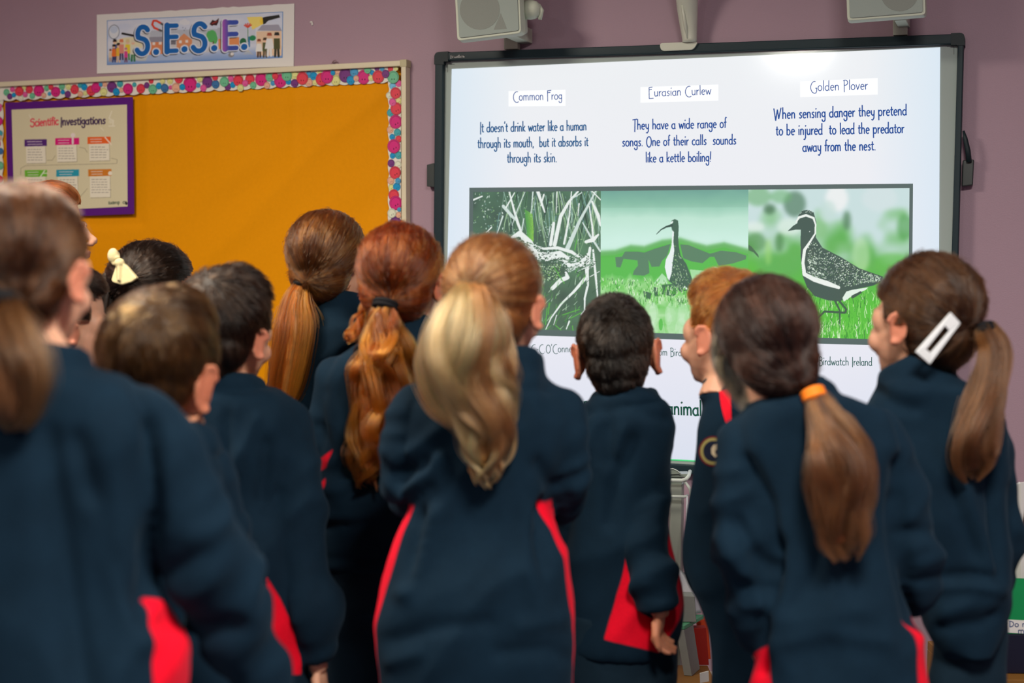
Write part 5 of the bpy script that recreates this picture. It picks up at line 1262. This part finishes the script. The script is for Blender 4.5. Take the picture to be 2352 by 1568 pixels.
# -- blonde girl in the middle
CAST['blonde_girl'] = person(dict(seed=6, D=2.6, head=(1138, 716), yaw=20, pitch=0, hs=1.03, skin='pale', vox=.007,
    label='person seen from behind with a long blonde ponytail and red panels on navy fleece',
    collar=(1168, 814, 884, 78, -.005), torso=[(866,1075,1250),(888,1010,1280),(912,965,1304),(960,940,1318),(1040,938,1305),(1110,942,1286),(1175,938,1272),(1230,915,1282),(1290,895,1302),(1350,880,1312),(1420,868,1320),(1480,870,1326),(1568,880,1308),(1640,885,1305)],
    arms=[[(958,958,0,66),(925,1060,.0,62),(935,1135,.05,58),(985,1180,.22,40)], [(1292,955,0,60),(1310,1060,.0,58),(1300,1150,.05,54),(1230,1190,.22,40)]],
    panel=(1160, 34), ptaper=.13,
    creases=[([(905,1065),(960,1030),(1010,985)],10,.008), ([(915,1100),(975,1060)],10,-.010), ([(930,1135),(990,1085),(1010,1050)],11,.010), ([(935,1160),(985,1120)],9,-.008), ([(1245,1180),(1300,1150),(1240,1070)],14,-.010), ([(1262,1160),(1235,1230),(1250,1300)],14,-.012), ([(1225,1180),(1205,1300),(1240,1400)],16,.006),
             ([(1000,1180),(960,1290),(925,1360)],16,.010), ([(965,1180),(945,1260),(935,1330)],14,-.012), ([(900,1470),(1000,1440),(1120,1430)],14,-.006), ([(1150,1500),(1260,1490),(1300,1510)],12,-.006), ([(900,1520),(960,1500)],10,.006), ([(1060,880),(1180,895),(1270,890)],9,-.006), ([(1200,1440),(1290,1420)],14,.006)],
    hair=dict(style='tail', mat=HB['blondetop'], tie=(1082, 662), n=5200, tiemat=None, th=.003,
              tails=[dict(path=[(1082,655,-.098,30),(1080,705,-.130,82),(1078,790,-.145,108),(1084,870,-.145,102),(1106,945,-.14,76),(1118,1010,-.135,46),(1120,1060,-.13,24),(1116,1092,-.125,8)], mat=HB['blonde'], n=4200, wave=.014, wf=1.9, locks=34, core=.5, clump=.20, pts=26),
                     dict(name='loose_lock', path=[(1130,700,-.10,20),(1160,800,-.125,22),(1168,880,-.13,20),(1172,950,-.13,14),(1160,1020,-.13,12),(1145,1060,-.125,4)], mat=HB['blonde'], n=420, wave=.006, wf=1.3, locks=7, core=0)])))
# -- small boy with protruding ears
CAST['ears_boy'] = person(dict(seed=7, D=3.1, head=(1417, 824), yaw=4, pitch=3, roll=-5, hs=1.06, skin='rosy', ear=1.12,
    label='person with very short dark hair and both ears showing against the bright slide',
    collar=(1432, 896, 945, 72, -.02, 4), torso=[(930,1350,1520),(955,1330,1534),(1000,1320,1540),(1080,1316,1540),(1180,1310,1540),(1280,1305,1552),(1380,1302,1560),(1440,1305,1550),(1492,1310,1530)],
    arms=[[(1492,1005,.0,48),(1486,1120,-.04,50),(1482,1230,-.08,49),(1496,1320,-.12,44),(1502,1368,-.125,38)], [(1345,1010,.02,46),(1330,1180,.03,46),(1335,1340,.1,38)]],
    hands=[((-.05, .30, -.95), (.35, .9, .1), -.004), None], byaw=32, ppoly=[[(1440,1282),(1388,1466),(1512,1497),(1552,1420),(1575,1350),(1560,1260),(1516,1180)]], cloth=m_fleece, hipw=.125,
    creases=[([(1370,960),(1350,1030)],9,.008), ([(1400,965),(1400,1060)],9,-.008), ([(1430,985),(1420,1040)],9,.006), ([(1355,905),(1440,890),(1530,945)],8,.007), ([(1350,950),(1440,938),(1520,965)],7,-.008), ([(1450,1010),(1410,1120),(1400,1200)],12,-.010)],
    hair=dict(style='short', mat=HB['black'], n=9000, len=.018, lift=.006, th=-.001, fwd=.1)))
# -- ginger boy turned to the left
CAST['ginger_boy'] = person(dict(seed=8, D=3.0, head=(1672, 778), yaw=-38, pitch=2, roll=0, hs=1.07, skin='pale', face=True,
    label='person with short ginger hair turned left, round badge on the chest',
    collar=(1672, 862, 915, 60, 0), torso=[(895,1630,1750),(930,1618,1780),(975,1606,1795),(1040,1597,1800),(1100,1590,1800),(1180,1580,1795),(1250,1574,1785),(1300,1584,1780),(1360,1608,1775),(1440,1626,1775),(1568,1640,1775),(1620,1640,1775)], dr=.8,
    arms=[[(1725,990,-.08,50),(1745,1150,-.11,48),(1735,1300,-.10,42)], [(1700,990,.08,46),(1690,1150,.12,46),(1650,1260,.16,38)]], byaw=-70,
    hair=dict(style='short', mat=HB['ginger'], n=8000, len=.035, lift=.008, th=.003, fwd=.45, front=.068)))
# -- girl with the orange hair tie
CAST['orange_girl'] = person(dict(seed=9, D=2.5, ear=0, head=(1758, 812), yaw=-14, pitch=-4, roll=-6, hs=1.0, skin='pale', vox=.007,
    label='person with dark brown ponytail held by an orange hair tie',
    collar=(1838, 880, 940, 78, .0), torso=[(905,1740,1930),(930,1705,1985),(965,1690,2020),(1020,1690,2040),(1110,1710,2050),(1250,1735,2062),(1370,1745,2075),(1450,1742,2090),(1520,1730,2104),(1568,1715,2112),(1640,1705,2118)],
    arms=[[(1718,1018,0,66),(1702,1150,-.01,60),(1712,1290,-.01,64),(1738,1400,.0,52),(1745,1500,.03,40)], [(2026,1010,0,64),(2068,1120,.0,60),(2098,1270,.02,62),(2112,1370,.05,52),(2088,1460,.12,40)]],
    ppoly=[[(1762,1476),(1770,1560),(1775,1660),(1680,1660),(1690,1568),(1732,1500)], [(2084,1414),(2102,1470),(2135,1540),(2140,1660),(2100,1660),(2094,1540)]],
    creases=[([(1690,1200),(1740,1280),(1772,1310)],12,-.012), ([(1665,1230),(1720,1330),(1768,1400)],14,.010), ([(1700,1340),(1760,1360)],9,-.010), ([(1710,1390),(1765,1380)],10,.008), ([(1720,1060),(1765,1160),(1775,1260)],12,-.012), ([(1785,1250),(1770,1400),(1750,1540)],11,-.014), ([(1900,1240),(1860,1330),(1820,1400)],9,-.005), ([(2052,1060),(2060,1180),(2075,1330),(2090,1430)],12,-.016), ([(2085,1220),(2150,1225)],10,-.008), ([(2110,1290),(2150,1270)],9,.007), ([(2100,1330),(2155,1320)],8,-.008), ([(2010,950),(2050,1060),(2058,1120)],10,.006), ([(1780,1480),(1900,1450),(2030,1470)],16,.005)],
    hair=dict(style='tail', mat=HB['darkbrown'], tie=(1836, 878), n=5200, tiemat=m_orange_tie, tier=21, th=.003, sag=.02, lumps=[((.012, -.07, -.03), (.048, .042, .05)), ((0, .0, -.005), (.082, .062, .060))],
              tails=[dict(path=[(1836,884,-.106,19),(1852,930,-.122,34),(1878,1000,-.135,54),(1884,1080,-.14,64),(1886,1150,-.14,58),(1892,1205,-.135,46),(1902,1250,-.13,24)], mat=HB['brown_tail'], n=3200, wave=.009, wf=1.5, locks=30, core=.5, pts=22),
                     dict(name='loose_lock', path=[(1862,915,-.118,8),(1920,960,-.13,16),(1955,1040,-.13,18),(1968,1110,-.125,6)], mat=HB['brown_tail'], n=240, wave=.006, wf=1.2, locks=8, core=0),
                     dict(name='loose_lock', path=[(1694,662,.0,8),(1668,725,.0,15),(1662,790,.0,17),(1676,850,.0,20),(1706,895,.0,28),(1734,928,-.01,24),(1760,950,-.02,8)], mat=HB['pale'], n=900, clump=.45, wave=.010, wf=2.3, locks=16, core=0, pts=24)])))  # last lock: her own front hair, coloured pale as if lit by the screen
# -- girl with the white clip
CAST['clip_girl'] = person(dict(seed=10, D=2.75, head=(2116, 752), yaw=-36, pitch=2, roll=0, hs=1.05, skin='pale', face=True, vox=.007,
    label='person with white rectangular hair clip above a brown ponytail, far right',
    collar=(2092, 836, 905, 76, .0, 12), torso=[(880,2030,2200),(910,2010,2255),(950,2000,2285),(1020,2005,2292),(1120,2015,2296),(1220,2050,2300),(1320,2085,2304),(1400,2105,2306),(1450,2122,2302),(1478,2150,2285),(1492,2170,2270)], hipw=.075,
    arms=[[(2268,985,0,46),(2294,1080,.0,44),(2304,1210,.0,40),(2300,1330,.03,36),(2280,1400,.1,30)], [(2030,1000,.06,46),(2050,1180,.12,44),(2080,1330,.16,38)]],
    creases=[([(2170,1326),(2230,1320),(2282,1328)],7,-.012), ([(2165,1345),(2240,1342),(2290,1360)],9,.008), ([(2205,1110),(2260,1250),(2290,1340)],12,.009), ([(2180,1120),(2235,1270)],12,-.007), ([(2268,1060),(2282,1200),(2290,1330)],9,-.012), ([(2160,1440),(2250,1432),(2290,1410)],8,-.008), ([(2170,1400),(2270,1385)],12,.006), ([(2020,900),(2060,930),(2100,940)],9,-.008), ([(2025,870),(2060,895),(2120,905)],8,.007), ([(2240,940),(2290,1000),(2312,1100)],10,.004)],
    hair=dict(style='tail', mat=HB['chestnut'], tie=(2222, 748), n=5200, tiemat=m_tie, tier=18, th=.004,
              tails=[dict(path=[(2226,742,-.085,22),(2240,796,-.105,34),(2222,870,-.12,38),(2196,940,-.13,46),(2178,1005,-.135,50),(2182,1050,-.13,40),(2186,1080,-.125,18)], mat=HB['chestnut_tail'], n=3000, wave=.006, wf=1.3, locks=26, core=.5, pts=20)])))
# -- teacher in profile at the left
CAST['teacher'] = person(dict(seed=11, D=3.75, head=(112, 540), yaw=82, pitch=4, hs=1.06, skin='pale', nose=1.6, face=True, adult=True, cloth=m_cardi, bvox=.004,
    label='adult person with auburn fringe in profile, half hidden behind the nearest girl',
    collar=(80, 640, 690, 52), torso=auto(75, 668, .19, px=871), arms=aarms(75, 668, .19, 871, .05),
    hair=dict(style='short', mat=HB['copper'], n=6500, len=.07, lift=.004, th=-.001, fwd=.9, front=.080)))
# -- small child beside the teacher
CAST['small_child'] = person(dict(seed=12, D=3.15, head=(158, 757), yaw=62, pitch=2, hs=.98, skin='pale', face=True,
    label='person with dark hair whose face shows between the nearest girl and the orange board',
    collar=(150, 850, 900, 56), torso=auto(150, 885, .15, px=1037), arms=aarms(150, 885, .15, 1037, .042),
    hair=dict(style='short', mat=HB['dark'], n=5000, len=.05, lift=.006, th=.006, fwd=.5, front=.066)))
# -- dark haired girl with the cream bow
CAST['bow_girl'] = person(dict(seed=13, D=3.5, head=(366, 692), yaw=58, pitch=4, hs=1.08, skin='fair',
    label='person with very dark hair tied by a cream bow, before the orange board',
    collar=(385, 790, 840, 52), torso=auto(385, 830, .16, px=933), arms=aarms(385, 830, .16, 933, .042),
    hair=dict(style='tail', mat=HB['dark'], tie=(290, 640), n=4800, tiemat=None, th=.004,
              tails=[dict(path=[(288,628,-.055,14),(268,650,-.065,22),(258,700,-.07,26),(252,770,-.07,24),(256,830,-.07,10)], n=1500, wave=.003, wf=1, locks=14, core=.7)])))
# -- loose things worn by the people: badge, stripe, clip, bow
def bvh_of(o):
    me = o.data; b = bmesh.new(); b.from_mesh(me); t = BVHTree.FromBMesh(b); b.free(); return t
def decal(mb, tree, polys, off, c):
    for pts in polys:
        vs = []
        for x, y in pts:
            d = Vector(ray(x, y)).normalized(); h = tree.ray_cast(Vector(CAM), d)
            vs.append(None if h[0] is None else tuple(h[0] - d * off))
        if all(v is not None for v in vs): mb.add(vs, [tuple(range(len(vs)))], 0, c)
def strip(l, r, n=10, k=3):
    l = catmull(l, n); r = catmull(r, n); out = []
    for i in range(n - 1):
        for j in range(k):
            a, b = j / k, (j + 1) / k
            out.append([l[i]*(1-a)+r[i]*a, l[i]*(1-b)+r[i]*b, l[i+1]*(1-b)+r[i+1]*b, l[i+1]*(1-a)+r[i+1]*a])
    return out
def ringp(cx, cy, r0, r1, n=28):
    p = lambda r, i: (cx + r * .96 * math.cos(2*math.pi*i/n), cy + r * math.sin(2*math.pi*i/n))
    return [[p(r0, i), p(r0, i+1), p(r1, i+1), p(r1, i)] for i in range(n)]
m_decal = mat('stitched_patch', (1, 1, 1), .8, .2, .2, 600, .3, 900, attr='Col')
root, jk = CAST['ginger_boy']; tr = bvh_of(jk)
b = MB(); decal(b, tr, strip([(1652,898),(1656,930),(1664,962),(1674,990)], [(1678,892),(1679,930),(1680,965),(1682,988)]), .002, RED); b.build('shoulder_stripe', m_decal, root)
b = MB(); bx, byy = 1638, 1036
for r0, r1, c, o_ in ((0.5, 35, lin(96, 20, 34), .002), (24, 31, lin(150, 140, 84), .0028), (.5, 24, lin(22, 30, 52), .0026)):
    decal(b, tr, ringp(bx, byy, r0, r1), o_, c)
decal(b, tr, [[(1638,1022),(1648,1018),(1655,1030),(1652,1046),(1642,1050),(1634,1042),(1633,1030)]], .0034, lin(206, 190, 160))
decal(b, tr, [[(1642,1034),(1648,1032),(1649,1041),(1643,1043)]], .004, lin(60, 50, 56))
b.build('badge', m_decal, root)
root, jk = CAST['clip_girl']; ho = [c for c in root.children if c.name.startswith('hair') and not c.name.startswith('hair_')][0]; tr = bvh_of(ho)
oq = [(2103,808),(2184,717),(2207,742),(2136,837)]; iq = [(2128,802),(2171,748),(2181,760),(2138,810)]
def on_hair(x, y, off):
    d = Vector(ray(x, y)).normalized(); h = tr.ray_cast(Vector(CAM), d)
    return None if h[0] is None else np.array(h[0] - d * off)
hc_ = [on_hair(x, y, 0) for x, y in ((2155,776),(2125,805),(2180,745))]
dm = min(float((h - CAM) @ CAM_F) for h in hc_ if h is not None) - .022
dd = [dm, dm + .003, dm + .006, dm + .004]
b = MB(); fo = [P(x, y, d) for (x, y), d in zip(oq, dd)]; fi = [P(x, y, d) for (x, y), d in zip(iq, dd)]
for i in range(4):
    j = (i + 1) % 4; q = [fo[i], fo[j], fi[j], fi[i]]; b.prism(q, [v + F_ * .006 for v in q])
b.build('hair_clip', m_clip, root, bevel=.0015)
root, jk = CAST['bow_girl']; b = MB(); D_ = 3.5; s_ = FPX / D_
pb = lambda x, y, v: P(x, y, D_) + F_ * v
Mx = Matrix([[U_[i], F_[i], Z_[i]] for i in range(3)])
b.ball(pb(285, 587, -.095), (.014, .012, .019), 14, Mx); b.ball(pb(305, 603, -.118), (.013, .013, .012), 14, Mx); b.ball(pb(290, 604, -.095), (.010, .008, .006), 12, Mx)
b.tube([pb(296, 596, -.1), pb(287, 584, -.088)], [.008, .012], 12)
q = [pb(x, y, v) for x, y, v in ((298,604,-.118),(314,603,-.124),(326,612,-.132),(349,636,-.142),(337,645,-.138),(312,652,-.128),(290,646,-.118),(286,640,-.116))]
b.prism(q, [v + F_ * .022 for v in q]); b.tube([pb(306, 606, -.122), pb(306, 642, -.128)], [.007, .004], 10)
me = remesh(b, .0024, 3); link('hair_bow', me, m_bow, root, True)
# ================================================================ things standing below the whiteboard and at the right edge
m_wmetal = mat('white_enamel', lin(206, 214, 206), .35, .5, .03, 40)
m_post = mat('grey_post_paint', lin(150, 156, 146), .45, .4, .05, 30)
m_wood = mat('shelf_wood', lin(142, 98, 44), .5, .4, .25, 14)
m_clear = mat('clear_tray_plastic', lin(130, 140, 130), .25, .5, .05, 30)
m_linen = mat('white_canvas', lin(204, 206, 214), .85, .2, .06, 200, .3, 600)
m_greyb = mat('grey_card', lin(142, 146, 142), .7, .2, .08, 60)
m_greent = mat('green_plastic', lin(96, 172, 132), .5, .4, .05, 50)
m_redf = mat('red_card', lin(170, 34, 22), .55, .35, .06, 60)
m_orf = mat('orange_card', lin(214, 74, 30), .55, .35, .06, 60)
m_greenbox = mat('green_card_box', lin(0, 140, 78), .5, .4, .04, 60)
m_navybox = mat('navy_card_box', lin(8, 14, 40), .5, .4, .04, 60)
m_cover = mat('book_cover', lin(96, 72, 60), .4, .4, .2, 40)
m_ink = mat('blue_marker', lin(40, 74, 138), .6)
def slab_px(mb, pts, D, depth, m=0):
    f = [P(x, y, D) for x, y in pts]; mb.prism(f, [q + F_ * depth for q in f], m)
# wire rack on a post
r = empty('wire_rack', tuple(P(1553, 1330, 4.12))); tag(r, 'white wire rack on a grey post under the whiteboard', 'rack'); DR = 4.1
r.location.z = 0
b = MB(); b.tube([P(1470, 1100, DR), P(1536, 1102, DR), P(1566, 1103, DR), P(1576, 1100, DR), P(1582, 1093, DR + .02), P(1585, 1082, DR + .06)], .0055, 12); b.build('rail', m_wmetal, r, smooth=True)
b = MB(); b.tube([P(1470, 1138, DR), P(1540, 1139.5, DR), P(1572, 1140.5, DR), P(1579, 1138, DR + .03)], .0042, 12); b.build('rail', m_wmetal, r, smooth=True)
b = MB(); b.tube([P(1572, 1104, DR + .005), P(1584, 1121, DR + .01), P(1588, 1140, DR + .02), P(1580, 1240, DR + .05)], .0042, 10); b.build('brace', m_wmetal, r, smooth=True)
b = MB()
slab_px(b, [(1480, 1089), (1584, 1088), (1584, 1096), (1480, 1096)], DR + .03, .05); slab_px(b, [(1500, 1096), (1566, 1096), (1566, 1112), (1500, 1111)], DR + .04, .012)
slab_px(b, [(1522, 1090), (1526, 1081), (1535, 1077), (1546, 1076.5), (1555, 1080), (1563, 1088)], DR + .02, .004)
b.build('tray', m_clear, r, bevel=.001)
b = MB(); b.tube([P(x, y, DR + .018) for x, y in ((1522, 1089), (1526, 1081), (1535, 1077), (1546, 1076), (1555, 1080), (1564, 1088))], .0016, 8); b.build('tray_rim', m_wmetal, r, smooth=True)
p0 = P(1541, 1112, DR + .03); p1 = P(1566, 1112, DR + .03); w_ = p1 - p0; w_[2] = 0
b = MB(); q = [p0, p1, p1 + F_ * .04 + U_ * .012, p0 + F_ * .05]
b.prism([np.array([*v[:2], p0[2]]) for v in q], [np.array([*(v[:2] + w_[:2] * .25), .0]) for v in q]); o = b.build('post', m_post, r, bevel=.002); fix_normals(o.data)
b = MB(); f0 = np.array([*(p0[:2] + w_[:2] * .7), 0]); b.box((-.20, -.03, 0), (.20, .05, .025), M=Matrix.Translation(f0)); b.build('foot_plate', m_post, r, bevel=.005)
# tote bag hanging on the rack
t = empty('tote_bag', tuple(P(1582, 1400, 4.0))); tag(t, 'white canvas tote bag hanging behind the grey box under the whiteboard', 'bag'); DT = 4.02
b = MB(); nv = 10; V = []; F = []
for side, dz in ((0, 0), (1, .035)):
    for j in range(nv + 1):
        for i in range(nv + 1):
            u, v = i / nv, j / nv
            xl, xr = 1561 - 4 * v, 1574 + 23 * min(1, v * 4) ** .8 + 14 * v; y = 1312 + 96 * v + (u - .5) * 14 * (1 - v)
            V.append(P(xl - 12 + (xr - xl + 12) * u, y, DT) + F_ * (dz + (-1 if side == 0 else 1) * .014 * math.sin(math.pi * u) * v - .005 * math.sin(9 * u + 3 * v)))
n = (nv + 1) ** 2
for s_ in (0, 1): F += [tuple(s_ * n + k for k in ((j*(nv+1)+i), (j*(nv+1)+i+1), ((j+1)*(nv+1)+i+1), ((j+1)*(nv+1)+i))[::(1 if s_ else -1)]) for j in range(nv) for i in range(nv)]
for i in range(nv): F += [(nv*(nv+1)+i, nv*(nv+1)+i+1, n+nv*(nv+1)+i+1, n+nv*(nv+1)+i)]
for j in range(nv): F += [(j*(nv+1), (j+1)*(nv+1), n+(j+1)*(nv+1), n+j*(nv+1)), (j*(nv+1)+nv, n+j*(nv+1)+nv, n+(j+1)*(nv+1)+nv, (j+1)*(nv+1)+nv)]
b.add(V, F); o = b.build('bag_body', m_linen, t, smooth=True); fix_normals(o.data)
for x0, y0, x1, y1 in ((1575, 1318, 1578, 1140), (1590, 1326, 1579, 1140)):
    b = MB(); b.tube([P(x0, y0, DT), P(x0 * .75 + x1 * .25 - 2, y0 * .75 + y1 * .25, DT), P(x0 * .4 + x1 * .6, y0 * .4 + y1 * .6, DT + .02), P(x1, y1, DR + .002)], .0055, 8, flat=.35); b.build('strap', m_linen, t, smooth=True)
DS = 3.9
# low wooden shelf
zt = P(1560, 1550, DS)[2]
s0 = P(1420, 1500, 3.72); s1 = P(1660, 1500, 3.72)
def bench(name, a, c, z, depth, label, mid=True):
    o = empty(name, (float((a[0] + c[0]) / 2), float((a[1] + c[1]) / 2), 0)); tag(o, label, 'shelf')
    d = _n(np.array([c[0] - a[0], c[1] - a[1], 0])); n_ = np.array([-d[1], d[0], 0]); L_ = np.linalg.norm((c - a)[:2])
    Mx = Matrix(((d[0], n_[0], 0, a[0]), (d[1], n_[1], 0, a[1]), (0, 0, 1, 0), (0, 0, 0, 1)))
    b = MB(); b.box((0, 0, z - .022), (L_, depth, z), M=Mx); b.build('top', m_wood, o, bevel=.002)
    for x in (0, L_ - .02):
        b = MB(); b.box((x, .005, 0), (x + .02, depth, z - .022), M=Mx); b.build('side_panel', m_wood, o, bevel=.002)
    b = MB(); b.box((.02, depth - .012, 0), (L_ - .02, depth, z - .022), M=Mx); b.build('back_panel', m_wood, o)
    return o
bench('low_shelf', s0, s1, zt, .27, 'low wooden shelf under the whiteboard carrying the green-topped step')
# stepped stool with a green top
st_ = empty('step_stool', tuple(P(1580, 1550, DS))); st_.location.z = zt; tag(st_, 'grey step with a pale green top on the low wooden shelf', 'step stool')
zg = P(1565, 1436, DS)[2]
g = [P(1500, 1436, DS), P(1573, 1438, DS), P(1617, 1411, DS + .12), P(1530, 1406, DS + .14)]
g = [np.array([*v[:2], zg]) for v in g]
b = MB(); b.prism([v - Z_ * .012 for v in g], g); o = b.build('top', m_greent, st_, bevel=.002); fix_normals(o.data)
lo = [np.array([*(P(x, 1540, DS - .01 + e)[:2]), zt]) for x, e in ((1590, 0), (1608, .07))]
hi = [g[1] * .98 + g[0] * .02 - Z_ * .012, g[1] * .55 + g[2] * .45 - Z_ * .012]
b = MB(); b.prism([hi[0], hi[1], lo[1], lo[0]], [v - U_ * .022 + F_ * .004 for v in (hi[0], hi[1], lo[1], lo[0])]); o = b.build('leg', m_greyb, st_, bevel=.002); fix_normals(o.data)
hl = [v - U_ * .10 for v in hi]; ll = [v - U_ * .15 for v in lo]
b = MB(); b.prism([hl[0], hl[1], ll[1], ll[0]], [v - U_ * .022 + F_ * .004 for v in (hl[0], hl[1], ll[1], ll[0])]); o = b.build('leg', m_greyb, st_, bevel=.002); fix_normals(o.data)
# grey box on the step
b = MB(); q = [P(1540, 1367, DS + .03), P(1596, 1369, DS + .03), P(1600, 1411, DS + .03), P(1545, 1409, DS + .03)]
for i in (2, 3): q[i][2] = zg + .001
b.prism(q, [v + F_ * .05 for v in q]); o = b.build('card_box', m_greyb, None, bevel=.002); fix_normals(o.data); tag(o, 'small grey card box on the green-topped step', 'box')
# folders beside the step
for k, (x0, x1, y0, y1, dd, mt, lb) in enumerate(((1592, 1622, 1442, 1546, .10, m_redf, 'dark red folder standing beside the grey step leg'), (1601, 1626, 1423, 1546, .16, m_orf, 'orange-red folder standing behind the dark red folder'))):
    q = [P(x0, y0, DS + dd), P(x1, y0 - 1, DS + dd), P(x1 + 6, y1, DS + dd), P(x0 + 8, y1, DS + dd)]
    for i in (2, 3): q[i][2] = zt
    b = MB(); b.prism(q, [v + F_ * .03 for v in q]); o = b.build('folder', mt, None, bevel=.0015); fix_normals(o.data); tag(o, lb, 'folder')
q = [P(1607, 1545, 3.70), P(1627, 1540, 3.70), P(1628, 1563, 3.70), P(1608, 1567, 3.70)]
tg = empty('shelf_label', tuple(q[3])); tag(tg, 'small white label card on the front of the low shelf', 'label')
b = MB(); b.prism([v - F_ * .004 for v in q], q); o = b.build('card', m_paper, tg); fix_normals(o.data)
# ---- right edge: green labelled box on a navy box, a big book in it
DB = 3.5
zb = P(2320, 1547, DB)[2]
a0 = P(2225, 1540, DB - .05); a1 = P(2560, 1540, DB - .05)
bench('low_shelf', a0, a1, zb, .34, 'low wooden shelf at the right edge under the navy box')
bx_ = lambda pts, D, dep: ([P(x, y, D) for x, y in pts], dep)
nb_ = MB(); q = [P(2270, 1455, DB), P(2500, 1468, DB), P(2500, 1547, DB), P(2284, 1547, DB)]
for i in (2, 3): q[i][2] = zb
zn = q[0][2]; q[1][2] = zn
nb_.prism(q, [v + F_ * .22 for v in q]); o = nb_.build('storage_box', m_navybox, None, bevel=.003); fix_normals(o.data); tag(o, 'navy box on the wooden shelf under the green box', 'box')
gb = empty('magazine_box', tuple((q[0] + q[1]) / 2)); tag(gb, 'green box with a handwritten white label at the right edge', 'box')
gq = [P(2282, 1326, DB), P(2500, 1334, DB), P(2500, 1468, DB), P(2280, 1455, DB)]
gq[2][2] = gq[3][2] = zn + .001
b = MB()
th = .004
fr = gq; bk = [v + F_ * .20 for v in gq]
b.prism(fr, [v + F_ * th for v in fr]); b.prism([v - F_ * th for v in bk], bk)
b.prism([fr[0], fr[3], bk[3], bk[0]], [v + U_ * th for v in (fr[0], fr[3], bk[3], bk[0])]); b.prism([fr[1], fr[2], bk[2], bk[1]], [v - U_ * th for v in (fr[1], fr[2], bk[2], bk[1])])
b.prism([fr[3], fr[2], bk[2], bk[3]], [v + Z_ * th for v in (fr[3], fr[2], bk[2], bk[3])])
o = b.build('box_shell', m_greenbox, gb); fix_normals(o.data)
lq = [P(2310, 1422, DB - .001), P(2420, 1428, DB - .001), P(2420, 1459, DB - .001), P(2310, 1452, DB - .001)]
b = MB(); b.prism(lq, [v + F_ * .0008 for v in lq]); lb_ = b.build('label_card', m_paper, gb)
b = MB()
for txt, x0, y0, x1, y1 in (('Do n', 2318, 1439, 2358, 1441), ('m', 2338, 1454, 2354, 1455)):
    st, w = text_strokes(txt); sx = (x1 - x0) / w
    for s_ in st:
        V, F = ribbon([(x0 + px * sx, y0 - py * 7.5) for px, py in s_], .9); b.add([P(v[0], v[1], DB - .0016) for v in V], F)
b.build('handwriting', m_ink, lb_)
bo = empty('book', tuple(P(2380, 1326, DB + .08))); tag(bo, 'large pale-edged book standing in the green box', 'book')
cq = [P(2345, 1108, DB + .06), P(2480, 1088, DB + .10), P(2484, 1330, DB + .10), P(2349, 1345, DB + .06)]
cq[2][2] = cq[3][2] = zn + .0065
b = MB(); b.prism(cq, [v + F_ * .006 for v in cq]); o = b.build('cover', m_paper, bo, bevel=.001); fix_normals(o.data)
sp_ = [P(2330, 1117, DB + .085), cq[0], cq[3], P(2341, 1340, DB + .085)]; sp_[3][2] = zn + .0065
b = MB(); b.prism(sp_, [v + F_ * .012 for v in sp_]); o = b.build('spine', m_paper, bo, bevel=.001); fix_normals(o.data)
iq_ = [cq[0]*.92+cq[2]*.08, cq[1]*.92+cq[3]*.08, cq[1]*.55+cq[2]*.45, cq[0]*.6+cq[3]*.4]
b = MB(); b.prism([v - F_ * .002 for v in iq_], [v - F_ * .0012 for v in iq_]); b.build('cover_picture', m_cover, bo)
